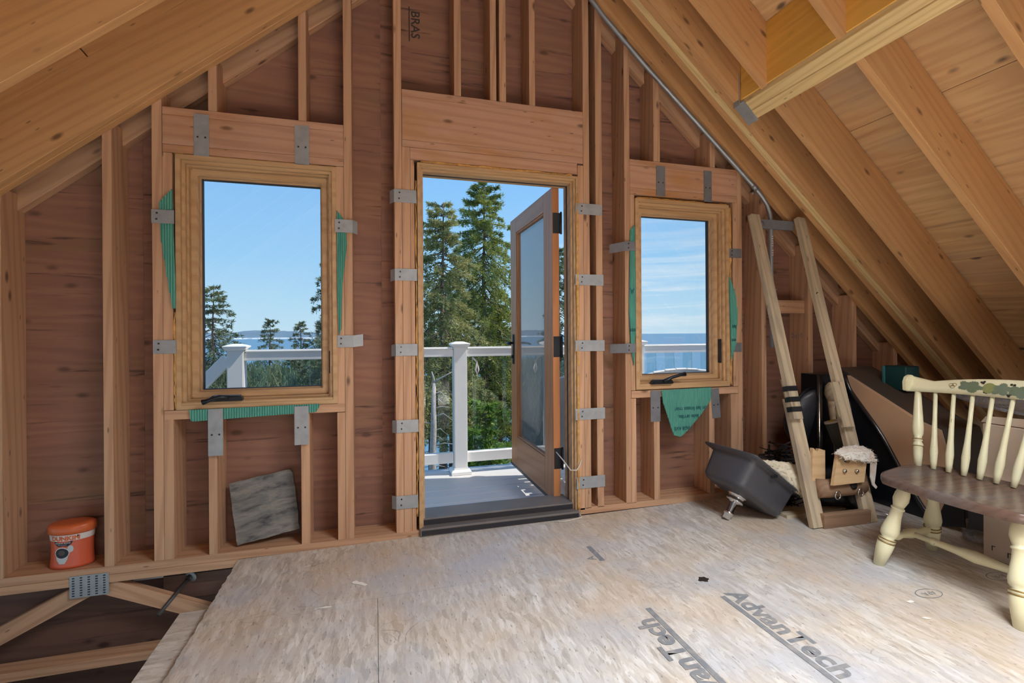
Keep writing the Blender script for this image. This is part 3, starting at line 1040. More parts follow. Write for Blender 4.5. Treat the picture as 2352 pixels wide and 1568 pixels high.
def foam_bead(parent, p0, p1, r_=.008, n=26, seed=1):
    rg = random.Random(seed)
    p0, p1 = Vector(p0), Vector(p1)
    pts, rad = [], []
    for i in range(n + 1):
        t = i / n
        p = p0.lerp(p1, t) + Vector((rg.uniform(-.003, .003), rg.uniform(-.003, .002), rg.uniform(-.003, .003)))
        pts.append(p)
        rad.append(r_ * rg.uniform(.45, 1.3))
    return tube('expanding_foam', pts, rad, SPRAY, parent, 7)


foam_bead(w1, (-.931, .008, .745), (-.931, .008, 1.22), .008, 30, 2)
foam_bead(w1, (-.93, .012, 1.99), (-.2, .012, 1.987), .005, 34, 3)
foam_bead(w1, (-.185, .012, 1.3), (-.185, .012, 1.97), .004, 34, 4)
foam_bead(w2, (2.272, .004, .76), (2.272, .004, 1.93), .009, 40, 5)
foam_bead(w2, (1.58, .01, 1.952), (2.25, .01, 1.948), .006, 30, 6)


# green ribbed foam flaps hanging out round the frames
def foam_flap(name, label, poly, y, rib, mat=FOAM, tilt=0.0, words=None):
    zs = [p[1] for p in poly]
    xs = [p[0] for p in poly]
    c = Vector(((min(xs) + max(xs)) / 2, y, max(zs)))
    t = thing(name, label, 'foam strip', c)
    bm = bmesh.new()
    x = min(xs)
    while x < max(xs) - 1e-4:
        xe = min(x + rib, max(xs))
        def zr(xx):
            hit = []
            for i in range(len(poly)):
                p, q = poly[i], poly[(i + 1) % len(poly)]
                if (p[0] - xx) * (q[0] - xx) <= 0 and abs(p[0] - q[0]) > 1e-6:
                    hit.append(p[1] + (q[1] - p[1]) * (xx - p[0]) / (q[0] - p[0]))
            return (min(hit), max(hit)) if len(hit) > 1 else None
        e = 1e-4
        a, b = zr(x + e), zr(xe - e)
        if a and b:
            m_ = (x + xe) / 2
            row = []
            for xx, (z0, z1), yy in ((x, a, 0), (x + rib * .2, a, -.004), (m_, ((a[0] + b[0]) / 2, (a[1] + b[1]) / 2), -.0055), (xe - rib * .2, b, -.004), (xe, b, 0)):
                bow = tilt * (max(zs) - z0)
                row.append((bm.verts.new((xx - c.x, yy, z1 - c.z)), bm.verts.new((xx - c.x, yy - bow, z0 - c.z))))
            for p, q in zip(row, row[1:]):
                bm.faces.new((p[0], q[0], q[1], p[1]))
            bm.faces.new((row[0][0], row[0][1], row[-1][1], row[-1][0]))
        x += rib
    from_bm('ribbed_sheet', bm, mat, t)
    for w_, sz, px, pz in (words or []):
        me = text_mesh(w_, sz, .0006)
        o = link('print', me, INKTEAL, t)
        yy = -.0068 - tilt * (max(zs) - pz)
        frame_to(o, Vector((px - c.x, yy, pz - c.z)), (-1, 0, 0), (0, 0, -1), (0, -1, 0))
    return t


foam_flap('foam_flap', 'tall green ribbed foam flap on the left side of the left window', [(-.926, 1.819), (-.989, 1.741), (-.988, 1.626), (-.955, 1.377), (-.934, 1.235), (-.922, 1.235), (-.924, 1.5)], -.0095, .011)
foam_flap('foam_flap', 'narrow torn green foam flap on the right side of the left window', [(-.188, 1.754), (-.15, 1.706), (-.137, 1.581), (-.153, 1.443), (-.172, 1.283), (-.166, 1.14), (-.18, 1.10), (-.188, 1.3)], -.0095, .009)
foam_flap('foam_flap', 'low green ribbed foam strip along the sill under the left window', [(-.870, .744), (-.275, .747), (-.29, .706), (-.858, .687)], -.0095, .0115)
foam_flap('foam_flap', 'tall pale green foam flap on the left side of the right window', [(1.561, 1.778), (1.522, 1.735), (1.515, 1.223), (1.526, 1.007), (1.545, .90), (1.562, 1.2)], -.0095, .010, words=[('A', .05, 1.55, 1.38), ('est', .035, 1.558, 1.13)])
foam_flap('foam_flap', 'crumpled dark green foam flap on the right side of the right window', [(2.252, 1.471), (2.298, 1.372), (2.318, 1.227), (2.303, 1.025), (2.262, .917), (2.254, 1.17)], -.0095, .012, words=[('las', .035, 2.305, 1.15), ('est', .03, 2.30, 1.06)])
foam_flap('foam_flap', 'large triangular green foam flap hanging under the right window', [(1.737, .741), (2.106, .747), (2.104, .667), (2.013, .564), (1.90, .462), (1.866, .441), (1.818, .455), (1.772, .59), (1.738, .689)], -.010, .0105, tilt=.03,
          words=[('en las lineas mar', .036, 2.068, .628), ('lado arriba.', .034, 2.005, .578), ('HIGB AVE', .03, 1.95, .505)])

# ------------------------------------------------------------------ door
d1 = structure(ring('door_1', .229, 1.182, .02, 2.047, .014, -.003, .15, PALE, None))
# jamb steps (no bottom member)


def jamb(name, w0, w1, y0, y1, mat=PALE):
    bm = bmesh.new()
    x0, x1, zt = .229 + w0, 1.182 - w0, 2.047 - w0
    x2, x3, zt2 = .229 + w1, 1.182 - w1, 2.047 - w1
    add_box(bm, (x0, x2), (y0, y1), (.03, zt))
    add_box(bm, (x3, x1), (y0, y1), (.03, zt))
    add_box(bm, (x2, x3), (y0, y1), (zt2, zt))
    bmesh.ops.bevel(bm, geom=bm.edges[:], offset=.0015, segments=1, affect='EDGES', clamp_overlap=True)
    return from_bm(name, bm, mat, d1)


jamb('jamb', .013, .024, .010, .148)
jamb('door_stop', .023, .034, .035, .146)
jamb('weather_strip', .033, .037, .09, .105, DARKGAP)
# threshold: two dark steps with pale treads
box('sill_step', (.232, 1.172), (-.020, .03), (.0, .040), SILLM, d1, axis='X')
box('sill_step', (.25, 1.150), (.03, .20), (.02, .078), SILLM, d1, axis='X')
box('sill_face', (.24, 1.165), (-.0215, -.0202), (.004, .03), DARKGAP, d1, bev=0, axis='X')
box('sill_face', (.252, 1.148), (.0285, .0298), (.042, .070), DARKGAP, d1, bev=0, axis='X')
# the open leaf
leaf = box('leaf_stile', (1.08, 1.125), (.17, .335), (.05, 2.025), LEAFW, d1)
box('leaf_stile', (1.08, 1.125), (.985, 1.145), (.05, 2.025), LEAFW, d1)
box('leaf_rail', (1.08, 1.125), (.336, .984), (1.905, 2.025), LEAFW, d1)
box('leaf_rail', (1.08, 1.125), (.336, .984), (.05, .285), LEAFW, d1)
for y0, y1, z0, z1 in ((.336, .346, .286, 1.904), (.974, .984, .286, 1.904), (.347, .973, 1.893, 1.904), (.347, .973, .286, .297)):
    box('leaf_bead', (1.086, 1.12), (y0, y1), (z0, z1), LEAFW, d1)
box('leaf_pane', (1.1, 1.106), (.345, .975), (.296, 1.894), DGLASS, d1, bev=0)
box('leaf_sweep', (1.078, 1.127), (.171, 1.144), (.030, .0495), BLACKMETAL, d1)
for zc in (1.80, 1.02, .315):
    h = box('hinge', (1.126, 1.146), (.168, .172), (zc - .065, zc + .065), BLACKMETAL, d1, bev=.001, axis='Z')
    hl = box('hinge_leaf', (1.083, 1.126), (.1665, .1695), (zc - .065, zc + .065), BLACKMETAL, d1, bev=.001, axis='Z')
    under(hl, h)
    under(tube('hinge_pin', [(1.136, .162, zc - .07), (1.136, .162, zc + .07)], .006, BLACKMETAL, d1, 10), h)
lkp = box('lock_plate', (1.072, 1.0795), (1.05, 1.09), (.86, 1.10), BLACKMETAL, d1, bev=.003)
hd = tube('lever_handle', [(1.078, 1.07, 1.03), (1.03, 1.07, 1.03), (1.018, 1.05, 1.03), (1.018, .95, 1.022)], [.009, .009, .009, .008], BLACKMETAL, d1, 10)
under(tube('lock_cylinder', [(1.079, 1.07, .92), (1.062, 1.07, .92)], .014, BLACKMETAL, d1, 12), lkp)
under(hd, lkp)
for a in ((.105, .225, 1.820, 1.891), (.107, .225, 1.396, 1.460), (.109, .225, .987, 1.051), (.111, .227, .570, .638), (.107, .222, .156, .227)):
    strap(*a, d1, (a[0] - .022, .03, .004))
for i, a in enumerate(((1.164, 1.339, 1.820, 1.886), (1.161, 1.345, 1.393, 1.459), (1.158, 1.350, .995, 1.061), (1.155, 1.350, .582, .650), (1.161, 1.347, .168, .239))):
    strap(*a, d1)
foam_bead(d1, (1.176, .0, .04), (1.176, .0, 1.95), .008, 60, 11)
foam_bead(d1, (.222, .01, .1), (.222, .01, 1.95), .005, 60, 12)
foam_bead(d1, (.25, .01, 2.056), (1.15, .01, 2.054), .008, 40, 13)
pts = [Vector((1.09, .15, .36)), Vector((1.10, .06, .33)), Vector((1.115, -.02, .29)), Vector((1.15, -.03, .29)), Vector((1.175, -.012, .31)), Vector((1.19, -.008, .345))]
tag(tube('door_cord', pts, .0035, ROPE, None, 8), 'thin pale cord tied across the lower door hinge to the jamb', 'cord')
tag(tube('floor_wire', [(1.0, -.045, fz(1) + .004), (1.06, -.06, fz(1) + .004), (1.12, -.05, fz(1) + .004), (1.18, -.03, fz(1) + .004), (1.17, -.014, .03)], .003, ROPE, None, 8), 'pale thin wire lying on the floor at the right end of the door sill', 'wire')

# ------------------------------------------------------------------ conduit along the right rafter
cp = [(1.20, -.062, 3.16), (1.25, -.062, 3.08), (1.33, -.062, 2.995), (1.603, -.062, 2.745), (2.03, -.062, 2.385), (2.42, -.062, 2.052), (2.475, -.062, 1.998), (2.515, -.062, 1.945), (2.536, -.062, 1.89), (2.543, -.062, 1.82), (2.544, -.062, 1.56), (2.545, -.062, 1.0)]
con = thing('conduit', 'grey metal electrical conduit bending down from the sloping rafter behind the ladder', 'conduit', (2.545, -.062, 1.0))
tube('pipe', cp, .0135, CONDUIT, con, 12)
cpo = tube('coupling', [(2.5445, -.062, 1.40), (2.5445, -.062, 1.30)], .018, CONDUIT, con, 12)
tube('connector', [(2.40, -.062, 2.07), (2.43, -.062, 2.042)], .017, CONDUIT, con, 12)
for z in (1.385, 1.345):
    under(tube('set_screw', [(2.56, -.07, z), (2.574, -.078, z)], .004, CONDUIT, con, 8), cpo)
tube('strap_screw', [(2.405, -.05, 2.03), (2.39, -.075, 2.01)], .006, CONDUIT, con, 8)
bm = bmesh.new()
for z0, z1 in ((1.655, 1.745), (1.60, 1.65)):
    add_box(bm, (2.532, 2.552), (-.0775, -.0768), (z0, z1))
from_bm('red_label', bm, REDP, con)
for k, z in enumerate(np.linspace(1.61, 1.735, 9)):
    if abs(z - 1.6525) > .006:
        box('label_line', (2.536, 2.548), (-.0782, -.0776), (z, z + .006), LABELW, con, bev=0)

# ------------------------------------------------------------------ coffee canister on the sole plate
CX, CY, CZ = -1.383, .080, PZ
can = thing('coffee_canister', 'orange plastic coffee canister with lid standing on the sole plate at left', 'canister', (CX, CY, CZ))
RX, RY = .086, .058


def can_scale(z):
    t = z / .165
    return .94 + .07 * (2 * t - 1) ** 2


def can_pt(phi, z, off=0.0):
    s = can_scale(z)
    n_ = Vector((math.sin(phi) / RX, -math.cos(phi) / RY, 0)).normalized()
    return Vector((RX * s * math.sin(phi), -RY * s * math.cos(phi), z)) + n_ * off


def can_shell(name, z0, z1, off, mat, k=8, n=48, cap=False, p0=None, p1=None):
    v, f = [], []
    full = p0 is None
    m_ = n if full else n + 1
    for i in range(k + 1):
        z = z0 + (z1 - z0) * i / k
        for j in range(m_):
            ph = 2 * math.pi * j / n if full else p0 + (p1 - p0) * j / n
            v.append(can_pt(ph, z, off))
    for i in range(k):
        for j in range(n):
            j2 = (j + 1) % m_
            f.append((i * m_ + j, i * m_ + j2, (i + 1) * m_ + j2, (i + 1) * m_ + j))
    if cap:
        f.append(tuple(range(m_))[::-1])
        f.append(tuple(k * m_ + j for j in range(m_)))
    return from_py(name, v, f, mat, can, True)


can_shell('body', 0.002, .168, 0, ORANGE, 14, cap=True)
# lid: rounded
v, f = [], []
n = 48
lp = [(.160, .003), (.163, .006), (.190, .006), (.198, .002), (.203, -.008), (.2035, -.03)]
for z, off in lp:
    for j in range(n):
        ph = 2 * math.pi * j / n
        p = can_pt(ph, min(z, .165), off)
        v.append((p.x, p.y, z))
for i in range(len(lp) - 1):
    for j in range(n):
        f.append((i * n + j, i * n + (j + 1) % n, (i + 1) * n + (j + 1) % n, (i + 1) * n + j))
f.append(tuple((len(lp) - 1) * n + j for j in range(n)))
from_py('lid', v, f, ORANGELID, can, True)
wbd = can_shell('white_band', .130, .1575, .0008, LABELW, 3)


def bend(me, x_off, z_off, off, mat, name, parent):
    for vv in me.vertices:
        s, z = vv.co.x + x_off + .020, vv.co.y + z_off
        p = can_pt(s / .078, z, off)
        vv.co = p
    return link(name, me, mat, parent)


def bend_text(s, size, x_off, z_off, mat, off=.0016, bold=.0006):
    me = text_mesh(s, size, bold)
    return bend(me, x_off, z_off, off, mat, 'lettering', can)


under(bend_text("DUNKIN", .0275, -.077, .1335, ORANGELID, bold=.0014), wbd)
under(bend_text("'", .0275, .020, .1335, COFFEE, bold=.0012), wbd)


def bend_poly(poly, mat, name, off=.0012, sub=10):
    poly = [(p[0] + .020, p[1]) for p in poly]
    cx_ = sum(p[0] for p in poly) / len(poly)
    cz_ = sum(p[1] for p in poly) / len(poly)
    v = [can_pt(cx_ / .078, cz_, off)]
    f = []
    k = len(poly)
    for r_ in (.5, 1.0):
        for x, z in poly:
            v.append(can_pt((cx_ + (x - cx_) * r_) / .078, cz_ + (z - cz_) * r_, off))
    for i in range(k):
        f.append((0, 1 + i, 1 + (i + 1) % k))
        f.append((1 + i, 1 + k + i, 1 + k + (i + 1) % k, 1 + (i + 1) % k))
    return from_py(name, v, f, mat, can)


bdg = bend_poly([(-.068, .129), (.006, .129), (.002, .118), (-.012, .106), (-.05, .106), (-.064, .118)], COFFEE, 'badge')
under(bend_text('ORIGINAL BLEND', .0075, -.0615, .119, LABELW, .002, .0001), bdg)
under(bend_text('MEDIUM ROAST', .0048, -.050, .111, LABELW, .002, 0), bdg)
ell = lambda cx_, cz_, a, b, n_=24: [(cx_ + a * math.cos(t), cz_ + b * math.sin(t)) for t in np.linspace(0, 2 * math.pi, n_, endpoint=False)]
bend_poly([(-.062, .076), (-.008, .076), (-.014, .045), (-.024, .026), (-.044, .026), (-.056, .045)], CUPGREY, 'printed_cup', .0012)
bend_poly(ell(-.003, .093, .011, .016), CUPGREY, 'printed_cup', .0011)
bend_poly(ell(-.035, .076, .029, .026), LABELW, 'printed_cup', .0016)
bend_poly(ell(-.035, .075, .026, .023), COFFEE, 'printed_coffee', .002)
bend_poly(ell(-.035, .077, .013, .012), BROWNTOP, 'printed_coffee', .0024)
tag(prism('yellow_crumb', [(-1.236, .0), (-1.231, .004), (-1.234, .012), (-1.229, .02), (-1.234, .022), (-1.238, .012)], 'Y', .035, .038, YELLOWP, None), 'tiny yellow plastic curl on the sole plate right of the canister', 'scrap').location.z = PZ

# ------------------------------------------------------------------ slate tile leaning between the studs
sl = [Vector((-.729, .112, .335)), Vector((-.43, .135, .386)), Vector((-.388, .070, .083)), Vector((-.676, .045, .036))]
ex = (sl[2] - sl[3]).normalized()
nrm = (sl[1] - sl[3]).cross(ex).normalized()
ey_ = nrm
if ey_.y > 0:
    ey_ = -ey_
ez = ex.cross(ey_) * -1
ez = (ey_.cross(ex)) * -1 if (ey_.cross(ex)).z < 0 else ey_.cross(ex)
rg = random.Random(5)
P2 = [((p - sl[3]).dot(ex), (p - sl[3]).dot(ez)) for p in (sl[3], sl[2], sl[1], sl[0])]
out = []
for i in range(4):
    p, q = P2[i], P2[(i + 1) % 4]
    for k in range(12):
        t = k / 12
        j = .003 if k else 0
        out.append((p[0] + (q[0] - p[0]) * t + rg.uniform(-j, j), p[1] + (q[1] - p[1]) * t + rg.uniform(-j, j)))
out[24] = (out[24][0] - .012, out[24][1] - .004)
st = prism('slate_tile', out, 'Y', 0, .016, SLATE, None, bev=.0015)
frame_to(st, sl[3] + Vector((0, 0, .002)), ex, -ey_, ez)
tag(st, 'square grey slate tile leaning tilted between the studs under the left window', 'tile')

# ------------------------------------------------------------------ scraps on the floor
for nm, lab, x, y, pts in (('paper_scrap', 'white torn paper scrap on the floor nearest the sole plate', -.074, -.434, [(-.03, .02), (-.012, .028), (.0, .01), (.012, .006), (.035, -.022), (.02, -.026), (-.006, -.006), (-.03, .008)]),
                           ('paper_scrap', 'small white paper sliver on the floor near the open corner', -.20, -.595, [(-.026, .004), (0, .009), (.024, .002), (.0, -.002)]),
                           ('paper_scrap', 'white paper fleck on the floor left of the cream chair shadow', 2.06, -1.262, [(-.014, .006), (.01, .008), (.016, -.004), (-.008, -.006)]),
                           ('paper_scrap', 'white paper fleck on the floor nearest the camera at right', 2.0, -1.36, [(-.012, .008), (.004, .004), (.014, -.008), (-.004, -.002)])):
    p = prism(nm, [(x + a, y + b) for a, b in pts], 'Z', fz(x) + .0015, fz(x) + .004, PAPER, None)
    tag(p, lab, 'paper')

# ------------------------------------------------------------------ homemade wooden ladder frame
lad = thing('wooden_ladder', 'tall weathered homemade wooden ladder frame leaning on the studs beside the right window', 'ladder', (2.5, -.58, .016))
LF, LT = Vector((2.352, -.575, .02)), Vector((2.365, -.085, 1.86))
RF, RT = Vector((2.70, -.60, .02)), Vector((2.735, -.085, 1.86))
fr_ = Vector((0, -1, .27))
for nm, F_, T_ in (('l', LF, LT), ('r', RF, RT)):
    d_ = (T_ - F_)
    cut = .335 if nm == 'l' else .30
    side = 1
    o = beam('lower_rail', F_, F_ + d_ * (cut + .04), .034, .085, PALER, lad, (0, 1, .27))
    o = beam('upper_rail', F_ + d_ * (cut - .02) + Vector((-.018, -.008, 0)) * 0 + Vector((-.02 if nm == 'l' else -.03, -.036, .0)), T_ + Vector((0, -.02, 0)), .034, .066, PALER, lad, (0, 1, .27))
    beam('splice_block', F_ + d_ * (cut - .06) + Vector((.03, .028, 0)), F_ + d_ * (cut + .10) + Vector((.028, .028, 0)), .03, .06, PALER, lad, (0, 1, .27))
for t in (.345, .375, .408):
    p = LF + (LT - LF) * t + Vector((-.02, -.036, 0))
    beam('black_tape', p - (LT - LF) * .0075, p + (LT - LF) * .0075, .042, .074, BLACKP, lad, (0, 1, .27))
beam('black_tape', LF + (LT - LF) * .325 + Vector((.03, .028, 0)), LF + (LT - LF) * .345 + Vector((.03, .028, 0)), .034, .064, BLACKP, lad, (0, 1, .27))
beam('splice_block', RF + (RT - RF) * .285 + Vector((-.05, -.05, 0)), RF + (RT - RF) * .425 + Vector((-.055, -.05, 0)), .022, .075, PALER, lad, (0, 1, .27))
box('top_rung', (2.395, 2.71), (-.085, -.062), (1.785, 1.845), DULLSTEEL, lad, axis='X')
tube('rung_bolt', [(2.44, -.086, 1.812), (2.44, -.098, 1.812)], .016, DULLSTEEL, lad, 14)
lg = tube('log_rung', [(2.385, -.545, .225), (2.45, -.553, .221), (2.58, -.556, .222), (2.685, -.556, .222)], [.052, .05, .051, .052], LOGW, lad, 16)
beam('bottom_rung', (2.372, -.585, .055), (2.69, -.60, .055), .08, .034, LOGW, lad, (0, 0, 1))
for x in (2.455, 2.62):
    pts = [(x + .018 * math.cos(a), -.612, .20 + .022 * math.sin(a)) for a in np.linspace(0, 2 * math.pi, 16, endpoint=False)]
    tube('metal_ring', pts, .004, CHROME, lad, 8, closed=True)
tube('knot', [(2.575, -.600, .24), (2.575, -.611, .24)], .022, TWIG, lad, 12)
tube('knot', [(2.70, -.26, 1.335), (2.702, -.272, 1.335)], .02, TWIG, lad, 12)

# V cradle of two plywood cheeks resting on the log rung
crd = thing('wooden_cradle', 'pale plywood cradle bracket with two bolts resting on the ladder log', 'bracket', (2.52, -.60, .23))


def cheek(p_bl, p_br, p_tr, p_tl, th, notch):
    p = [Vector(q) for q in (p_bl, p_br, p_tr, p_tl)]
    exx = (p[1] - p[0]).normalized()
    nn = exx.cross(p[3] - p[0]).normalized()
    ezz = nn.cross(exx)
    c2 = [((q - p[0]).dot(exx), (q - p[0]).dot(ezz)) for q in p]
    a, b = c2[3], c2[2]
    poly = [c2[0], c2[1], c2[2]]
    w = b[0] - a[0]
    h0 = a[1]
    for k in range(11):                                            # half-round notch in the top edge
        g = math.pi * k / 10
        poly.append((a[0] + w * .30 + w * .17 * math.cos(g), (b[1] * .3 + a[1] * .7) - w * .17 * math.sin(g)))
    poly.append(c2[3])
    o = prism('cheek', poly, 'Y', 0, th, CRDW, None)
    o.parent = crd
    frame_to(o, p[0] - crd.location, exx, nn * -1 if False else exx.cross(ezz) * -1, ezz)
    return o


CRDW = wood('cradle_ply', (216, 184, 142), (186, 146, 100), .0, .05)
cheek((2.405, -.628, .262), (2.625, -.628, .262), (2.672, -.60, .372), (2.47, -.60, .418), .02, True)
cheek((2.365, -.53, .262), (2.46, -.53, .262), (2.49, -.50, .42), (2.405, -.50, .44), .02, True)
for x, z in ((2.49, .335), (2.575, .328)):
    tube('bolt', [(x, -.632 + (z - .262) * .2, z), (x, -.646 + (z - .262) * .2, z)], .009, CHROME, crd, 12)

# ------------------------------------------------------------------ black kitchen sink, tipped on its drain
O = Vector((2.008, -.50, .421))
E1, E2, E3 = Vector((.801, .101, -.590)), Vector((-.1213, .9926, .0056)), Vector((.586, .067, .8074))
sk = thing('kitchen_sink', 'black kitchen sink basin tipped over on the floor under the right window', 'sink', (2.2, -.4, .012))


def rr(a0, a1, b0, b1, r_, n_=6):
    pts = []
    for cx_, cy_, s in ((a1 - r_, b1 - r_, 0), (a0 + r_, b1 - r_, 1), (a0 + r_, b0 + r_, 2), (a1 - r_, b0 + r_, 3)):
        for k in range(n_ + 1):
            g = math.pi / 2 * (s + k / n_)
            pts.append((cx_ + r_ * math.cos(g), cy_ + r_ * math.sin(g)))
    return pts


A_, B_ = .468, .362
prof = [(-.004, 0.0, .03), (0, .008, .03), (.022, .008, .03), (.026, 0.0, .045), (.030, -.02, .05), (.036, -.16, .055), (.046, -.180, .06), (.075, -.190, .06)]
prof_in = [(.026, .008, .045), (.033, -.02, .045), (.040, -.155, .05), (.055, -.176, .05), (.085, -.182, .05)]
v, f = [], []
def sink_layers(pr, flip):
    base = len(v)
    for ins, z, r_ in pr:
        for a, b in rr(ins, A_ - ins, ins, B_ - ins, r_):
            v.append(O + E1 * a + E2 * b + E3 * z - sk.location)
    m_ = 28
    for i in range(len(pr) - 1):
        for j in range(m_):
            q = (base + i * m_ + j, base + i * m_ + (j + 1) % m_, base + (i + 1) * m_ + (j + 1) % m_, base + (i + 1) * m_ + j)
            f.append(q[::-1] if flip else q)
    f.append(tuple(base + (len(pr) - 1) * m_ + j for j in range(m_)))
sink_layers([(-.012, .006, .03), (-.012, -.002, .03), (.020, -.004, .04), (.026, -.02, .045), (.034, -.16, .05), (.044, -.180, .055), (.075, -.190, .06)], False)
sink_layers([(-.012, .006, .03), (.018, .006, .04), (.030, -.02, .045), (.038, -.155, .05), (.055, -.176, .05), (.085, -.182, .05)], True)
from_py('basin', v, f, SINK, sk, True)
dc = O + E1 * (A_ * .46) + E2 * (B_ * .5) - E3 * .188
lathe('drain_flange', dc, dc - E3 * .05, [(0, .055), (.15, .055), (.2, .046), (.55, .044), (.6, .05), (.85, .05), (.9, .03), (1, .028)], CHROME, sk, 20)
lathe('tailpiece', dc - E3 * .045, dc - E3 * .153, [(0, .021), (.55, .021), (.56, .027), (.75, .027), (.76, .021), (1, .021)], CHROME, sk, 16)
cb = O + E1 * .10 + E2 * .02 - E3 * .03
box('mounting_clip', (2.13, 2.17), (-.488, -.478), (.285, .30), BLACKP, sk)

# fleece draped in the sink
def blanket(name, label, rows, mat, fuzz, seed, th=.018):
    """rows: grid of points (list of lists); thick soft sheet with a ragged, tufted edge"""
    rg = random.Random(seed)
    base_pt = Vector(rows[-1][len(rows[-1]) // 2])
    t = thing(name, label, 'hide', base_pt)
    g = np.array(rows, float)
    def up2(a):
        b = np.zeros((a.shape[0] * 2 - 1, a.shape[1] * 2 - 1, 3))
        b[::2, ::2] = a
        b[1::2, ::2] = (a[:-1] + a[1:]) / 2
        b[:, 1::2] = (b[:, :-2:2] + b[:, 2::2]) / 2
        return b
    for _ in range(3):
        g = up2(g)
    h, w_ = g.shape[:2]
    rs = np.random.RandomState(seed)
    g += rs.normal(0, .0018, g.shape)
    v = [Vector(p) - base_pt for p in g.reshape(-1, 3)]
    f = [(i * w_ + j, i * w_ + j + 1, (i + 1) * w_ + j + 1, (i + 1) * w_ + j) for i in range(h - 1) for j in range(w_ - 1)]
    me_o = from_py('skin', v, f, mat, t, True)
    md = me_o.modifiers.new('thick', 'SOLIDIFY')
    md.thickness = th
    md.offset = 0
    # tufts of wool as slim blades standing off the skin
    tv, tf = [], []
    me_o.data.update()
    nr = [Vector(x.normal) for x in me_o.data.vertices]
    for k in range(fuzz):
        i = rg.randrange(len(v))
        p = v[i] + Vector((rg.uniform(-.006, .006), rg.uniform(-.006, .006), rg.uniform(-.006, .006)))
        nn = nr[i] * rg.choice((-1, 1)) + Vector((rg.uniform(-.9, .9), rg.uniform(-.9, .9), rg.uniform(-.9, .3)))
        nn.normalize()
        s = nn.orthogonal().normalized() * .0022
        L = rg.uniform(.010, .026)
        b = len(tv)
        tv += [p - s, p + s, p + nn * L]
        tf.append((b, b + 1, b + 2))
    o = from_py('wool_tuft', tv, tf, mat, t)
    o['kind'] = 'stuff'
    return t


blanket('sheep_fleece', 'cream sheep fleece hanging over the edge of the black sink', [
    [(2.20, -.30, .335), (2.27, -.35, .335), (2.34, -.40, .33), (2.40, -.46, .315)],
    [(2.22, -.34, .31), (2.28, -.41, .295), (2.335, -.46, .27), (2.375, -.49, .25)],
    [(2.27, -.40, .255), (2.31, -.45, .225), (2.345, -.485, .20), (2.375, -.50, .18)],
    [(2.33, -.44, .19), (2.35, -.48, .17), (2.365, -.50, .15), (2.38, -.505, .135)]], FLEECE, 2600, 4)
blanket('white_hide', 'white ragged hide draped over the plywood cradle with a dangling strip', [
    [(2.445, -.60, .430), (2.53, -.575, .450), (2.62, -.56, .448), (2.71, -.555, .438)],
    [(2.455, -.635, .425), (2.54, -.628, .428), (2.63, -.62, .424), (2.725, -.60, .41)],
    [(2.475, -.642, .405), (2.555, -.638, .395), (2.64, -.632, .375), (2.73, -.612, .36)]], HIDE, 900, 6, .012)
hs = prism('hide_strip', [(2.690, .385), (2.735, .38), (2.725, .30), (2.715, .245), (2.735, .222), (2.725, .212), (2.70, .235), (2.685, .28)], 'Y', -.618, -.612, HIDE, None)
hs.parent = [o for o in bpy.data.objects if o.get('label', '').startswith('white ragged hide')][0]
hs.location = -hs.parent.location

# dark tangle of twigs behind the sink
tw = thing('twig_heap', 'dark tangled heap of twigs behind the black sink rim', 'twigs', (2.50, -.18, .016))
rg = random.Random(9)
v, f = [], []
for k in range(170):
    a = rg.uniform(0, 6.28)
    r0 = abs(rg.gauss(0, .11))
    z = rg.uniform(.0, .37) * (1 - min(r0 / .3, .8))
    p = Vector((r0 * math.cos(a) * 1.25, r0 * math.sin(a) * .5, z + .01))
    d_ = Vector((rg.uniform(-1, 1), rg.uniform(-.4, .4), rg.uniform(-.35, .35))).normalized() * rg.uniform(.05, .13)
    pts = [p - d_, p + Vector((0, 0, rg.uniform(-.02, .025))), p + d_]
    for q in pts:
        q.z = max(q.z, .006)
        q.y = min(q.y, .15)
    a_, b_ = tube_data(pts, rg.uniform(.003, .007), 5)
    o_ = len(v)
    v += a_
    f += [tuple(i + o_ for i in q) for q in b_]
so_ = from_py('twig_tangle', v, f, TWIG, tw)
so_['kind'] = 'stuff'

# ------------------------------------------------------------------ dark clutter behind the ladder
tub = thing('kettle_bowl', 'big round black kettle bowl leaning on the studs behind the ladder', 'bowl', (2.86, -.12, .016))
lathe('disc', (2.86, -.165, .50), (2.88, -.10, .52), [(0, .02), (.12, .15), (.3, .205), (.6, .225), (1, .225)], KETTLE, tub, 40)
tube('rim', [(2.86 + .228 * math.cos(a) * .98, -.128, .51 + .228 * math.sin(a)) for a in np.linspace(0, 2 * math.pi, 40, endpoint=False)], .012, BLACKP, tub, 8, closed=True)
bx = thing('black_cabinet', 'tall narrow black box with a bright top edge behind the ladder', 'box', (2.98, -.18, .016))
box('carcass', (2.80, 3.022), (-.20, -.045), (.022, .822), BLACKP, bx, bev=.004, axis='Z')
box('front_panel', (2.772, 2.80), (-.215, -.195), (.03, .83), RIMM, bx, bev=.003, axis='Z')
pd = thing('wooden_paddle', 'grey wooden paddle handle leaning upright against the black box', 'paddle', (2.90, -.27, .016))
tube('shaft', [(2.90, -.27, .02), (2.86, -.238, .50), (2.85, -.232, .66)], [.017, .016, .022], PALER, pd, 10)
tube('grip', [(2.85, -.233, .655), (2.845, -.231, .70), (2.843, -.230, .75), (2.841, -.230, .775)], [.022, .036, .03, .006], PALER, pd, 12)
lathe('metal_cap', (2.844, -.258, .71), (2.843, -.24, .735), [(0, .012), (.5, .02), (1, .022)], CHROME, pd, 14)
gt = thing('grey_roll', 'dark grey rolled tube with white rim and yellow core leaning near the ladder splice', 'tube', (2.93, -.30, .016))
tube('roll', [(2.90, -.42, .03), (2.775, -.30, .53)], .040, GREYTUBE, gt, 18)
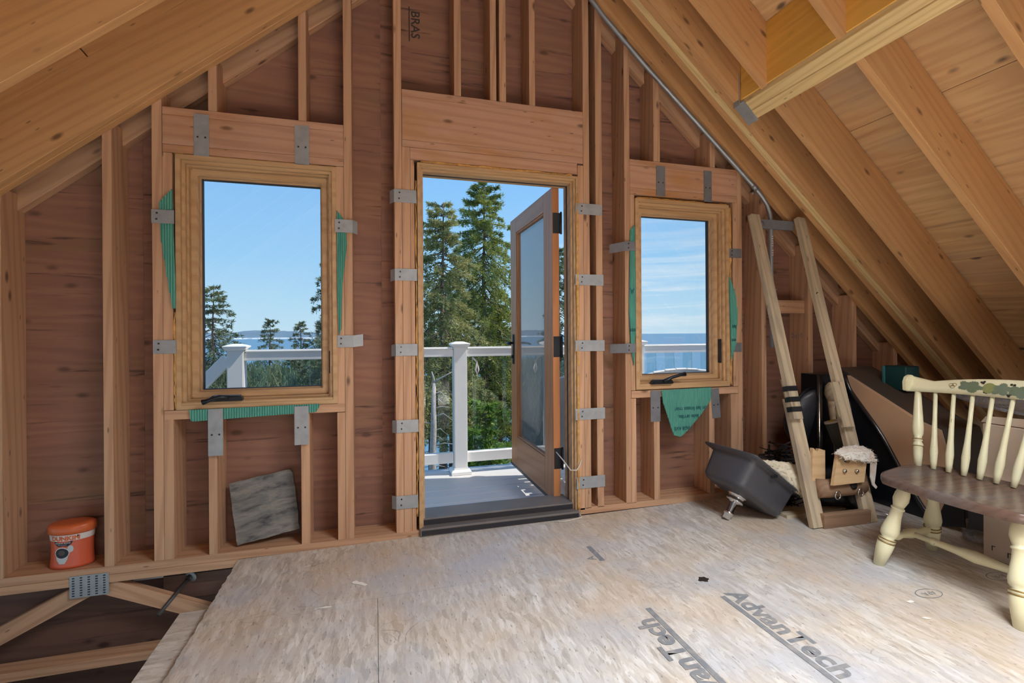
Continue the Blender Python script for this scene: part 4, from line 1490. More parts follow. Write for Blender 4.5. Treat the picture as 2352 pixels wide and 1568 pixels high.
lathe('white_rim', (2.7755, -.3007, .528), (2.7728, -.2977, .5405), [(0, .0415), (1, .0415)], LABELW, gt, 20)
lathe('yellow_core', (2.7727, -.2976, .541), (2.7722, -.2970, .5435), [(0, .02), (1, .02)], YELLOWP, gt, 14)
gb = thing('black_bag', 'slumped black bag on the floor under the ladder log', 'bag', (2.80, -.33, .016))
rg = random.Random(12)
bm = bmesh.new()
bmesh.ops.create_icosphere(bm, subdivisions=4, radius=1)
for vv in bm.verts:
    c = vv.co
    k = 1 + .10 * math.sin(5 * c.x + 3 * c.z) * math.sin(4 * c.y + 1) + .05 * math.sin(11 * c.x + 7 * c.y)
    vv.co = Vector((c.x * .20 * k, c.y * .13 * k, max(c.z * .13 * k, -.10) + .105))
from_bm('bag_body', bm, BLACKP, gb, True)
tag(tube('wire_loop', [(2.70, -.50, fz(2.7) + .006), (2.76, -.53, fz(2.7) + .05), (2.83, -.565, fz(2.7) + .03), (2.87, -.585, fz(2.7) + .012), (2.86, -.61, fz(2.7) + .006), (2.78, -.57, fz(2.7) + .012), (2.70, -.53, fz(2.7) + .006)], .0045, CHROME, None, 8),
    'shiny wire loop lying on the floor right of the ladder foot', 'wire')
tag(box('grey_board', (2.30, 2.74), (-.42, -.36), (.016, .035), PALER, None, axis='X'), 'flat pale board on the floor under the ladder rungs', 'board')

# tall panel with curved black edge, tan reflection painted on its face
FX = 3.03
pan = thing('curved_panel', 'large panel with painted tan reflection and curved glossy black edge behind the cream chair', 'panel', (FX, -.70, .012))
edge = [(-.193, .811), (-.229, .719), (-.311, .615), (-.435, .458), (-.574, .228), (-.668, .092), (-.723, .014)]
body = [(-.193, .811), (-.636, .578), (-.737, .547), (-.769, .428), (-.800, .316), (-.80, .20), (-.723, .014), (-.668, .092), (-.574, .228), (-.435, .458), (-.311, .615), (-.229, .719)]
prism('face', body, 'X', FX, FX + .03, TANREFL, pan)
top = [(-.10, .86), (-.193, .815), (-.636, .582), (-.737, .551), (-.769, .428), (-.800, .316), (-.78, .18), (-.73, .02), (-.12, .02)]
prism('shell', top, 'X', FX + .031, FX + .34, BROWNTOP, pan, bev=.004)
def smooth_path(p, n_=6):
    out_ = []
    for i in range(len(p) - 1):
        p0, p1, p2, p3 = [Vector(p[max(0, min(len(p) - 1, i + k))]) for k in (-1, 0, 1, 2)]
        for k in range(n_):
            t = k / n_
            out_.append(.5 * ((2 * p1) + (p2 - p0) * t + (2 * p0 - 5 * p1 + 4 * p2 - p3) * t * t + (3 * p1 - p0 - 3 * p2 + p3) * t ** 3))
    out_.append(Vector(p[-1]))
    return out_
sp = smooth_path([(FX - .006, a + .010, max(b, .026)) for a, b in edge])
tube('black_edge', sp, .013, RIMM, pan, 10)
prism('black_back', [(-.05, .80), (-.175, .80), (-.215, .715), (-.30, .61), (-.42, .455), (-.56, .225), (-.65, .09), (-.70, .016), (-.05, .016)], 'X', FX + .005, FX + .028, BLACKP, pan)
tube('wire_rim', smooth_path([(FX + .335, -.33, .80), (FX + .33, -.38, .77), (FX + .32, -.44, .745)]), .004, CHROME, pan, 6)
tag(box('teal_case', (3.30, 3.42), (-.42, -.28), (.862, 1.02), DARKTEAL, None, bev=.006), 'dark teal case tucked under the rafters on top of the curved panel', 'case')
bpy.data.objects['teal_case'].location.z = .80
bpy.data.objects['teal_case'].location.x = 3.30
box('case_edge', (3.226, 3.2385), (-.294, -.278), (.724, .876), FOAMD, None, bev=.002, axis='Z')
ce = bpy.data.objects['case_edge']; tcs = bpy.data.objects['teal_case']
bpy.context.view_layer.update()
mw = ce.matrix_world.copy()
ce.parent = tcs
ce.matrix_parent_inverse = tcs.matrix_world.inverted()
# dark folded sheet on the floor behind the chair
fs = thing('slate_blue_sheet', 'dark blue grey folded sheet standing on the floor behind the cream chair legs', 'sheet', (3.06, -.86, .02))
prism('front_fold', [(-.735, .02), (-.80, .20), (-.83, .31), (-.87, .26), (-.88, .06)], 'X', 3.0, 3.008, BLACKP, fs)
prism('side_fold', [(-.885, .03), (-.88, .25), (-.98, .32), (-1.02, .05)], 'X', 3.02, 3.26, plain('blue_grey_sheet', (84, 88, 98), .6), fs)
wb = thing('white_tag', 'white paper tag hanging on the sheathing behind the ladder', 'paper', (2.60, .155, 1.0))
prism('tag', [(2.598, .93), (2.66, .915), (2.655, .955), (2.625, .95), (2.62, 1.13), (2.60, 1.13)], 'Y', .150, .153, PAPER, wb)

# cardboard box with plastic film
cbx = thing('cardboard_box', 'tall pale cardboard box standing on the floor behind the cream chair', 'box', (3.0, -1.4, .02))
box('carton', (2.80, 3.16), (-1.72, -1.075), (.022, .66), CARD, cbx, bev=.004, axis='Z')
prism('flap', [(-1.07, .665), (-1.09, .695), (-1.35, .71), (-1.72, .71), (-1.72, .665)], 'X', 2.80, 2.806, CARD, cbx)
for y, z in ((-1.11, .085), (-1.17, .075)):
    box('corner_mark', (2.7985, 2.7998), (y - .014, y), (z, z + .003), INKBLACK, cbx, bev=0)
    box('corner_mark', (2.7985, 2.7998), (y - .003, y), (z - .02, z), INKBLACK, cbx, bev=0)


def crumple(name, c, sx_, sy_, sz_, seed, mat, parent, sub=4, amp=.16):
    rs = np.random.RandomState(seed)
    bm = bmesh.new()
    bmesh.ops.create_icosphere(bm, subdivisions=sub, radius=1)
    K = rs.normal(0, 3.4, (9, 3)); ph = rs.uniform(0, 6.28, 9)
    for vv in bm.verts:
        p = np.array(vv.co)
        d_ = sum(abs(math.sin(float(k @ p) + q)) for k, q in zip(K, ph)) / 9 - .6
        s = 1 + amp * 2.2 * d_
        vv.co = Vector((p[0] * sx_ * s, p[1] * sy_ * s, p[2] * sz_ * s))
    return from_bm(name, bm, mat, parent, False, loc=c)


fm = thing('plastic_film', 'crumpled clear plastic film lying over the top of the cardboard box', 'plastic film', (2.97, -1.30, .79))
crumple('film', (.09, .13, -.02), .16, .36, .08, 21, FILM, fm, 4)
fm2 = thing('plastic_scrap', 'small crumpled clear plastic scrap on the floor left of the cardboard box', 'plastic film', (3.0, -.97, .05))
crumple('film', (-.04, .0, -.0), .06, .07, .03, 22, FILM, fm2, 3)
tag(box('white_carton', (3.02, 3.05), (-1.70, -1.285), (.80, 1.06), LABELW, None, bev=.002), 'white carton with a red face at the right edge of the photo', 'carton')
wc = bpy.data.objects['white_carton']
rf = box('red_face', (3.018, 3.0195), (-1.69, -1.31), (.80, 1.05), REDP, None, bev=0)
bpy.context.view_layer.update()
rf.parent = wc
rf.matrix_parent_inverse = wc.matrix_world.inverted()

# ------------------------------------------------------------------ cream Windsor chair
ch = thing('windsor_chair', 'cream painted spindle back chair with worn brown seat and stencilled leaves', 'chair', (2.45, -1.245, .018))
YC = -1.245
outline = [(2.275, -.985), (2.33, -.945), (2.43, -.915), (2.55, -.89), (2.64, -.895), (2.69, -.93), (2.71, -1.02), (2.715, YC)]
full = outline + [(x, 2 * YC - y) for x, y in outline[-2::-1]]
front = [(2.262, -1.46), (2.25, -1.36), (2.247, YC), (2.25, -1.13), (2.262, -1.03)]
loop = full + front
sm = smooth_path([(x, y, 0) for x, y in loop + [loop[0]]], 3)[:-1]
v, f = [], []
cxx, cyy = 2.47, YC
lay = [(.90, .385), (.985, .392), (1.0, .405), (1.0, .422), (.985, .430), (.95, .431), (.80, .424), (.5, .420), (.2, .420)]
k = len(sm)
for s, z in lay:
    for p in sm:
        v.append(Vector((cxx + (p.x - cxx) * s, cyy + (p.y - cyy) * s, z)) - ch.location)
for i in range(len(lay) - 1):
    for j in range(k):
        f.append((i * k + j, i * k + (j + 1) % k, (i + 1) * k + (j + 1) % k, (i + 1) * k + j))
f.append(tuple(range(k))[::-1])
f.append(tuple((len(lay) - 1) * k + j for j in range(k)))
from_py('seat', v, f, SEATWOOD, ch, True)
legp = [(0, .016), (.04, .021), (.12, .029), (.19, .031), (.25, .024), (.275, .021), (.285, .027), (.30, .027), (.31, .022), (.40, .025), (.50, .032), (.57, .036), (.62, .034), (.655, .024), (.665, .033), (.69, .034), (.70, .030), (.72, .034), (.80, .032), (1.0, .021)]
LEG = {'fl': ((2.355, -1.04, .395), (2.255, -.985, .012)), 'fr': ((2.355, 2 * YC + 1.04, .395), (2.255, 2 * YC + .985, .012)),
       'bl': ((2.60, -1.0, .395), (2.655, -.945, .012)), 'br': ((2.60, 2 * YC + 1.0, .395), (2.655, 2 * YC + .945, .012))}
for a, b in LEG.values():
    lo = lathe('leg', a, b, legp, CREAM, ch, 18)
    p, q = Vector(a), Vector(b)
    under(lathe('gold_ring', p.lerp(q, .662), p.lerp(q, .675), [(0, .0345), (.5, .0362), (1, .0345)], BRASSBAND, ch, 18), lo)
    under(lathe('gold_ring', p.lerp(q, .700), p.lerp(q, .712), [(0, .0345), (.5, .0358), (1, .0345)], BRASSBAND, ch, 18), lo)
pt = lambda kk, t: Vector(LEG[kk][0]).lerp(Vector(LEG[kk][1]), t)
strp = [(0, .012), (.12, .013), (.2, .019), (.3, .013), (.36, .016), (.5, .024), (.64, .016), (.7, .013), (.8, .019), (.88, .013), (1, .012)]
SM = []
for a, b in (('fl', 'bl'), ('fr', 'br')):
    p, q = pt(a, .66), pt(b, .70)
    lathe('side_stretcher', p, q, strp, CREAM, ch, 14)
    SM.append(p.lerp(q, .5))
lathe('cross_stretcher', SM[0] + Vector((0, .03, 0)), SM[1] - Vector((0, .03, 0)), [(0, .010), (.07, .013), (.2, .013), (.21, .018), (.235, .018), (.24, .014), (.36, .017), (.5, .026), (.64, .017), (.76, .014), (.765, .018), (.79, .018), (.8, .013), (.93, .013), (1, .010)], CREAM, ch, 14)
# crest: curved, scrolled board
CH = .455


def crest_base(s):                   # s in -1..1 along the chair's width, -1 at the window side
    return Vector((2.775 - .045 * s * s, YC - s * CH, 0))


def crest_top(s):
    a = abs(s)
    if a > .80:
        return .843 + (a - .80) / .20 * .020
    return .876 - .033 * (a / .80) ** 2.2


def crest_bot(s):
    return .792 - .010 * abs(s) ** 3 + .002


NS = 48
v, f = [], []
for i in range(NS + 1):
    s = -1 + 2 * i / NS
    b = crest_base(s)
    zt, zb = crest_top(s), crest_bot(s)
    lean = .03
    row = []
    for t, th in ((0, .014), (.0, .014), (.5, .013), (.92, .012), (1.0, .006)):
        row.append((b.x - th + lean * t, b.y, zb + (zt - zb) * t))
    for t, th in ((1.0, .006), (.92, .012), (.5, .013), (0, .014)):
        row.append((b.x + th + lean * t, b.y, zb + (zt - zb) * t))
    v += [Vector(p) - ch.location for p in row]
m_ = 9
for i in range(NS):
    for j in range(m_):
        f.append((i * m_ + j, i * m_ + (j + 1) % m_, (i + 1) * m_ + (j + 1) % m_, (i + 1) * m_ + j))
f.append(tuple(range(m_)))
f.append(tuple(NS * m_ + j for j in range(m_))[::-1])
crest = from_py('crest_rail', v, f, CREAM, ch, True)
for sgn in (1, -1):                  # scrolled ears at both ends
    y0 = YC + sgn * CH
    o = prism('crest_ear', [(2.702, .788), (2.735, .785), (2.748, .81), (2.752, .84), (2.76, .865), (2.738, .872), (2.712, .862), (2.70, .835)], 'Y', y0 - sgn * .012, y0 + sgn * .012, CREAM, ch, bev=.004)
spin = [(0, .0085), (.35, .0095), (.6, .012), (.78, .0165), (.9, .014), (1, .0105)]
xs_b = np.linspace(-.335, .335, 12)
for i, yb in enumerate(xs_b):
    s_top = -(yb * 1.235) / CH
    top_ = crest_base(s_top)
    t0 = Vector((top_.x + .002, top_.y, crest_bot(s_top) + .004))
    b0 = Vector((2.645 - .16 * (yb / .335) ** 4 * .15, YC + yb, .424))
    if i in (0, 11):
        po = lathe('back_post', t0, b0, [(0, .013), (.12, .016), (.35, .021), (.5, .024), (.58, .022), (.63, .015), (.645, .02), (.665, .02), (.68, .015), (.71, .021), (.735, .0225), (.75, .02), (.85, .019), (1, .0145)], CREAM, ch, 16)
        for t in (.645, .735):
            under(lathe('gold_ring', t0.lerp(b0, t), t0.lerp(b0, t + .012), [(0, .0205), (.5, .0236), (1, .0205)], BRASSBAND, ch, 16), po)
    else:
        lathe('spindle', t0, b0, spin, CREAM, ch, 12)


def on_crest(a, z):
    """a metres along the crest from its centre toward the camera side, z height -> point just in front of the face"""
    s = a / CH
    b = crest_base(s)
    zt, zb = crest_top(s), crest_bot(s)
    t = (z - zb) / (zt - zb)
    return Vector((b.x - .0152 + .03 * t + .0 , b.y, z)) - ch.location


def stencil(poly, mat, name='stencil'):
    v = [on_crest(a, z) for a, z in poly]
    c = Vector((sum(p.x for p in v) / len(v), sum(p.y for p in v) / len(v), sum(p.z for p in v) / len(v)))
    return from_py(name, [c] + v, [(0, 1 + i, 1 + (i + 1) % len(v)) for i in range(len(v))], mat, crest)


def leaf_poly(ca, cz, L, wd, ang, seed):
    """lobed vine leaf with a toothed edge"""
    rg_ = random.Random(seed)
    pts_ = []
    N_ = 60
    for i in range(N_):
        g = 2 * math.pi * i / N_
        r = .62 + .30 * abs(math.cos(2.5 * g)) ** 1.3 + (.07 if i % 2 else -.05) + rg_.uniform(-.03, .03)
        x, y = L * .5 * r * math.cos(g), wd * r * math.sin(g)
        pts_.append((ca + x * math.cos(ang) - y * math.sin(ang), cz + x * math.sin(ang) + y * math.cos(ang)))
    return pts_


for a, z, L, wd, ang, mm, sd in ((-.197, .833, .115, .030, -.1, LEAFG, 1), (-.080, .831, .088, .031, .15, LEAFG, 2), (-.012, .826, .092, .031, -.15, LEAFG, 3), (.075, .831, .10, .030, .1, LEAFG, 4), (.19, .832, .115, .030, .1, LEAFG, 5)):
    stencil(leaf_poly(a, z, L, wd, ang, sd), mm, 'stencil_leaf')
stencil([(-.125 + .026 * math.cos(t), .832 + .024 * math.sin(t)) for t in np.linspace(0, 6.28, 18, endpoint=False)], LEAFL, 'stencil_fruit')
stencil([(.130 + .026 * math.cos(t), .834 + .024 * math.sin(t)) for t in np.linspace(0, 6.28, 18, endpoint=False)], LEAFL, 'stencil_fruit')
for a, z in ((-.158, .857), (-.148, .860), (-.151, .853), (-.139, .812), (-.131, .810), (-.052, .808), (-.044, .811), (-.048, .803), (-.047, .856), (-.036, .855)):
    stencil([(a + .0055 * math.cos(t), z + .0045 * math.sin(t)) for t in np.linspace(0, 6.28, 10, endpoint=False)], NAIL, 'stencil_berry')
for a, z in ((-.275, .834), (-.262, .836), (-.268, .826), (.24, .836)):
    pts = [on_crest(a + .009 * math.cos(t), z + .007 * math.sin(t)) + ch.location for t in np.linspace(0, 6.28, 14, endpoint=False)]
    under(tube('stencil_tendril', pts, .0009, BRASSBAND, ch, 4, closed=True), crest)

# ------------------------------------------------------------------ deck, railing and deck chairs outside
dk = structure(box('floor_deck', (-1.12, 5.6), (.22, 1.50), (-.135, -.105), DECK, None, axis='X'))
y = 1.52
i = 0
while y > .23:
    w_ = .138
    box('deck_board', (-1.15, 5.6), (y - w_, y), (-.100, -.07), DECK, dk, bev=.004, axis='X')
    y -= w_ + .005
box('deck_fascia', (-1.15, 5.6), (1.522, 1.545), (-.36, -.072), DECK, dk, axis='X')

rail = thing('deck_railing', 'white vinyl deck railing with capped posts and clear glass balusters', 'railing', (.69, 1.38, -.07))
PX = (-1.0, .69, 2.37, 4.05)
for px in PX:
    pso = box('post', (px - .056, px + .056), (1.324, 1.436), (-.07, 1.0), WHITEPVC, rail, bev=.006, axis='Z', seg=2)
    # stepped, pyramid post cap
    v, f = [], []
    for hw, z in ((.058, .992), (.066, 1.0), (.078, 1.012), (.080, 1.022), (.078, 1.026), (.03, 1.042)):
        v += [(px + a * hw - .69, b * hw, z + .07) for a, b in ((-1, -1), (1, -1), (1, 1), (-1, 1))]
    for k_ in range(5):
        for j in range(4):
            f.append((k_ * 4 + j, k_ * 4 + (j + 1) % 4, k_ * 4 + 4 + (j + 1) % 4, k_ * 4 + 4 + j))
    f.append((20, 21, 22, 23))
    under(from_py('post_cap', v, f, WHITEPVC, rail), pso)
    v, f = [], []
    for hw, z in ((.084, -.068), (.084, -.045), (.076, -.035), (.060, -.030), (.057, -.012)):
        v += [(px + a * hw - .69, b * hw, z + .07) for a, b in ((-1, -1), (1, -1), (1, 1), (-1, 1))]
    for k_ in range(4):
        for j in range(4):
            f.append((k_ * 4 + j, k_ * 4 + (j + 1) % 4, k_ * 4 + 4 + (j + 1) % 4, k_ * 4 + 4 + j))
    under(from_py('post_base', v, f, WHITEPVC, rail), pso)
for a, b in zip(PX, PX[1:] + (5.7,)):
    x0, x1 = a + .057, b - .057
    tro = box('top_rail', (x0, x1), (1.345, 1.415), (.915, .975), WHITEPVC, rail, bev=.004, axis='X')
    under(box('rail_cap', (x0, x1), (1.338, 1.422), (.972, .996), WHITEPVC, rail, bev=.009, axis='X', seg=3), tro)
    box('bottom_rail', (x0, x1), (1.352, 1.408), (.022, .108), WHITEPVC, rail, bev=.005, axis='X')
    x = x0 + .055
    while x < x1 - .1:
        box('glass_baluster', (x, x + .098), (1.377, 1.384), (.10, .92), BGLASS, rail, bev=.001, axis='Z')
        x += .199
# stair rail going down on the left
beam('stair_rail', (-1.06, 1.38, .93), (-2.0, 1.38, -.10), .085, .06, WHITEPVC, rail, (0, 0, 1), bev=.006)
beam('stair_rail', (-1.06, 1.38, .10), (-2.0, 1.38, -.93), .085, .05, WHITEPVC, rail, (0, 0, 1), bev=.006)
tag(tube('rail_cord', [(.80, 1.372, .905), (.835, 1.365, .87), (.85, 1.36, .80), (.84, 1.36, .76), (.825, 1.362, .80), (.84, 1.364, .87)], .008, ROPE, None, 8), 'white cord knot hanging from the deck top rail right of the post', 'cord')


def deck_chair(x, y, label):
    t = thing('deck_chair', label, 'chair', (x, y, -.07), 'white slatted chairs on the deck')
    def bx_(name, a, b, c):
        return box(name, (x + a[0], x + a[1]), (y + b[0], y + b[1]), (-.07 + c[0], -.07 + c[1]), WHITEPVC, t, bev=.004)
    for s in (-1, 1):
        bx_('leg', (s * .28 - .018, s * .28 + .018), (.42, .50), (0, .56))
        beam('leg', (x + s * .26, y + .46, -.07 + .30), (x + s * .25, y - .32, -.065), .10, .028, WHITEPVC, t, (0, 0, 1), .004)
        # arm: broad board with rounded front end
        pts_ = [(x + s * .23, y - .10), (x + s * .33, y - .10)] + [(x + s * (.285 + .075 * math.cos(g)), y + .45 + .07 * math.sin(g)) for g in np.linspace(0, math.pi, 9)]
        prism('arm', pts_, 'Z', -.07 + .56, -.07 + .585, WHITEPVC, t, bev=.004)
    for i_ in range(6):
        yy = .44 - i_ * .085
        zz = .36 - i_ * .025
        bx_('seat_slat', (-.25, .25), (yy - .07, yy), (zz, zz + .02))
    for i_ in range(7):                                            # fan back whose tops make an arc
        s = (i_ - 3) / 3
        topz = .905 - .035 * s * s
        beam('back_slat', (x + s * .19, y - .02, -.07 + .22), (x + s * .29, y - .20, -.07 + topz), .098, .02, WHITEPVC, t, (1, 0, 0), .006)
    bx_('back_brace', (-.28, .28), (-.13, -.105), (.54, .60))
    return t


deck_chair(1.52, .64, 'white slatted chair on the deck behind the open glass door')
deck_chair(2.24, .70, 'white slatted chair on the deck outside the right window')

# ------------------------------------------------------------------ land, sea, island
def gz(xx, yy):                       # the bank falls to the sea; it is flatter on the left of the deck
    k_ = min(1, max(0, (-xx - .5) / 3.5))
    slope = .19 - .125 * k_ * k_ * (3 - 2 * k_)
    return -2.9 - slope * min(yy, 34) - .35 * max(0, yy - 34) + .25 * math.sin(xx * .5 + yy * .3) + .15 * math.sin(xx * 1.3 - yy * .9)


gr = structure(from_py('ground', [], [], GROUND))
nx, ny = 90, 70
X = np.linspace(-46, 46, nx)
Y = np.linspace(.5, 62, ny) ** 1.0
rs = np.random.RandomState(2)
v, f = [], []
for yy in Y:
    for xx in X:
        z = gz(xx, yy) + rs.uniform(-.06, .06)
        v.append((xx, yy, z))
f = [(i * nx + j, i * nx + j + 1, (i + 1) * nx + j + 1, (i + 1) * nx + j) for i in range(ny - 1) for j in range(nx - 1)]
me = bpy.data.meshes.new('ground')
me.from_pydata(v, [], f)
me.materials.append(GROUND)
gr.data = me


sea = from_py('sea', [(-14000, 20, -13.2), (14000, 20, -13.2), (14000, 20000, -13.2), (-14000, 20000, -13.2)], [(0, 1, 2, 3)], SEA)
sea['kind'] = 'structure'
isl = thing('island', 'low haze-tinted wooded island on the sea horizon seen through the left window', 'island', (-600, 2600, -13.2))
v, f = [], []
n = 90
rs = np.random.RandomState(8)
ridge = np.convolve(rs.uniform(-1, 1, n + 12), np.ones(13) / 13, 'valid')
for i in range(n):
    t = i / (n - 1)
    xx = -1500 + 2000 * t
    h_ = (40 + 22 * ridge[i] * 2) * math.sin(math.pi * min(1, max(0, t * 1.0))) ** .35
    yo = -60 + 120 * ridge[(i * 7) % n]
    v += [(xx, -150 + yo, 0), (xx, -60 + yo, h_ * .55), (xx, 40, h_), (xx, 320, h_ * .5), (xx, 420, 0)]
for i in range(n - 1):
    for k in range(4):
        f.append((i * 5 + k, i * 5 + k + 1, i * 5 + 5 + k + 1, i * 5 + 5 + k))
from_py('wooded_hills', v, f, ISLAND, isl, True)
v, f = [], []
for i in range(n):
    xx = -1510 + 2020 * i / (n - 1)
    yo = -60 + 120 * ridge[(i * 7) % n]
    v += [(xx, -160 + yo, .2), (xx, -150 + yo, 5.5), (xx, -120 + yo, 6.5)]
for i in range(n - 1):
    for k in range(2):
        f.append((i * 3 + k, i * 3 + k + 1, i * 3 + 3 + k + 1, i * 3 + 3 + k))
from_py('pale_shore', v, f, SAND, isl)


# ------------------------------------------------------------------ trees
def blades(P, D, L, Wd, rs):
    """slim triangles at P along D"""
    n_ = len(P)
    rnd = rs.normal(0, 1, (n_, 3))
    s = np.cross(D, rnd)
    s /= np.linalg.norm(s, axis=1, keepdims=True) + 1e-9
    a = P - s * Wd[:, None]
    b = P + s * Wd[:, None]
    c = P + D * L[:, None]
    return np.stack([a, b, c], 1).reshape(-1, 3)


def mesh_np(name, V, mat, parent):
    n_ = len(V)
    me_ = bpy.data.meshes.new(name)
    me_.vertices.add(n_)
    me_.vertices.foreach_set('co', V.astype(np.float32).ravel())
    me_.loops.add(n_)
    me_.loops.foreach_set('vertex_index', np.arange(n_, dtype=np.int32))
    me_.polygons.add(n_ // 3)
    me_.polygons.foreach_set('loop_start', np.arange(0, n_, 3, dtype=np.int32))
    me_.update()
    me_.validate()
    o_ = link(name, me_, mat, parent)
    o_['kind'] = 'stuff'
    return o_


def spruce(x, y, top, label, seed, spread=1.0, mat=FOL_C, crown=None, dens=1.0, trunk_r=None, group='spruces beyond the deck', zb=None, blade=1.0, lean=0.0):
    rs = np.random.RandomState(seed)
    rg_ = random.Random(seed)
    z0 = gz(x, y) - .1 if zb is None else zb
    H = top - z0
    t = thing('spruce_tree', label, 'tree', (x, y, z0), group)
    tr = trunk_r or .012 * H + .03
    pts_ = [(x + lean * k / 8 + .03 * math.sin(k * 1.7 + seed), y + .03 * math.cos(k * 1.3 + seed), z0 + H * k / 8) for k in range(9)]
    tube('trunk', pts_, [tr * (1 - .93 * k / 8) for k in range(9)], BARK, t, 8)
    crown = crown or H * .72
    Pall, Dall, Lall, Wall = [], [], [], []
    sv, sf = [], []
    d = .05
    while d < crown:
        rel = d / crown
        blen0 = spread * (.16 + .36 * d ** .70) * (1 if rel < .8 else 1 - .55 * (rel - .8) / .2)
        nb = 4 if d < .5 else 6
        a0 = rg_.uniform(0, 6.28)
        for b in range(nb):
            if rg_.random() < .12 + .15 * (rel > .5):
                continue
            az = a0 + 6.283 * b / nb + rg_.uniform(-.35, .35)
            bl = blen0 * rg_.uniform(.6, 1.2)
            rise = .55 - 1.0 * min(1, d / 2.2)
            zr = top - d + rg_.uniform(-.08, .08)
            n_ = max(6, int(bl * 34 * dens))
            tt = np.sort(rs.uniform(.10, 1.0, n_) ** .8)
            bx0 = x + lean * (zr - z0) / H
            cz = zr + bl * (rise * tt - .45 * tt ** 2 + .28 * tt ** 3.2)
            C = np.stack([bx0 + math.cos(az) * bl * tt, y + math.sin(az) * bl * tt, cz], 1)
            # side twigs
            k_ = 10
            side_ = rs.uniform(-1, 1, (n_, k_)) * (.22 * bl * (1.15 - tt))[:, None] + rs.normal(0, .012, (n_, k_))
            px_ = -math.sin(az); py_ = math.cos(az)
            fwd = np.abs(side_) * .7
            hang = -np.abs(rs.normal(0, .055, (n_, k_))) * (.4 + min(1.2, d / 2))
            Q = C[:, None, :] + np.stack([px_ * side_ + math.cos(az) * fwd, py_ * side_ + math.sin(az) * fwd, hang + rs.normal(0, .02, (n_, k_))], 2)
            Q = Q.reshape(-1, 3)
            sg = np.sign(side_).reshape(-1)
            D_ = np.stack([px_ * sg * .7 + math.cos(az) * .7, py_ * sg * .7 + math.sin(az) * .7, np.full(len(sg), .05)], 1) + rs.normal(0, .55, (len(sg), 3))
            D_ /= np.linalg.norm(D_, axis=1, keepdims=True)
            Pall.append(Q); Dall.append(D_)
            Lall.append(rs.uniform(.06, .13, len(Q)) * blade); Wall.append(rs.uniform(.009, .018, len(Q)) * blade)
            a_, b_ = tube_data([tuple(C[0] * .0 + np.array([bx0, y, zr])), tuple(C[len(C) // 2]), tuple(C[-1])], [.006 + .012 * bl, .004 + .006 * bl, .002], 4)
            o_ = len(sv)
            sv += a_
            sf += [tuple(i_ + o_ for i_ in q) for q in b_]
        d += (.10 + .10 * min(1, d / 2)) / max(.6, dens ** .5)
    # dead sticks below the crown
    z = top - crown
    while z > z0 + .4:
        az = rg_.uniform(0, 6.28)
        L = rg_.uniform(.2, .9)
        a_, b_ = tube_data([(x, y, z), (x + math.cos(az) * L * .5, y + math.sin(az) * L * .5, z - .03), (x + math.cos(az) * L, y + math.sin(az) * L, z - .12 + rg_.uniform(-.1, .1))], [.012, .008, .003], 4)
        o_ = len(sv)
        sv += a_
        sf += [tuple(i_ + o_ for i_ in q) for q in b_]
        z -= rg_.uniform(.08, .22)
    bo = from_py('bough', [Vector(p) - Vector((x, y, z0)) for p in sv], sf, BARK, t)
    bo['kind'] = 'stuff'
    V = blades(np.concatenate(Pall), np.concatenate(Dall), np.concatenate(Lall), np.concatenate(Wall), rs) - np.array([x, y, z0])
    mesh_np('needles', V, mat, t)
    tr_o = [c for c in t.children if c.name.startswith('trunk')][0]
    return t


spruce(1.56, 8.81, 4.24, 'tall brownish spruce just right of the left door jamb', 1, 1.25, FOL_A, crown=5.3, dens=.95)
spruce(3.04, 10.99, 5.56, 'tallest bright green spruce in the middle of the doorway', 2, 1.4, FOL_B, crown=6.6, dens=.95)
spruce(2.25, 12.2, 2.9, 'shorter spruce filling the gap between the two tall doorway spruces', 3, 1.1, FOL_A, crown=4.3, dens=.9)
spruce(3.75, 11.9, 2.0, 'green spruce just behind the free edge of the open door', 4, 1.1, FOL_B, crown=4.6, dens=.9)
spruce(5.9, 14.2, 2.5, 'spruce seen through the glass of the open door', 5, 1.15, FOL_C, crown=4.2, dens=.8)
spruce(5.75, 12.0, 3.9, 'spruce seen in the slot between door hinges and jamb', 6, 1.0, FOL_C, crown=5.0, dens=.8)
spruce(-5.76, 17.64, 2.92, 'broad spruce at the left edge of the left window', 7, 1.4, FOL_C, crown=6.2, dens=.5, blade=1.25)
spruce(-5.41, 25.85, 1.98, 'small pointed spruce in the middle of the left window', 8, 1.25, FOL_C, crown=3.4, dens=.34, blade=1.3)
spruce(-3.54, 23.24, 1.74, 'small thin spruce right of the middle in the left window', 9, 1.15, FOL_C, crown=3.2, dens=.34, blade=1.3)
spruce(-1.22, 13.29, 3.9, 'dark spruce at the right edge of the left window', 10, .95, FOL_C, crown=6.4, dens=.8)
spruce(.62, 13.6, 1.2, 'low spruce behind the rail at the left of the doorway', 13, 1.2, FOL_C, crown=3.4, dens=.6, blade=1.2)
for i_, (x_, y_, tp) in enumerate(((-7.4, 20.5, .0), (-6.4, 22, -.5), (-4.6, 20.6, -.3), (-3.2, 19, .1), (-2.5, 21, .2), (-8.3, 24, .5))):
    spruce(x_, y_, tp, ['short scrubby spruce low in the left window, directly behind the stair rail', 'short scrubby spruce low in the left window, lowest of those behind the post', 'short scrubby spruce just right of the post in the left window', 'tallest scrubby spruce low in the left window, near its middle', 'short scrubby spruce at the right end of the rail in the left window', 'farthest scrubby spruce at the left edge of the left window'][i_], 40 + i_, 1.25, FOL_C, crown=3.0, dens=.45, blade=1.4, group='scrubby spruces on the slope')
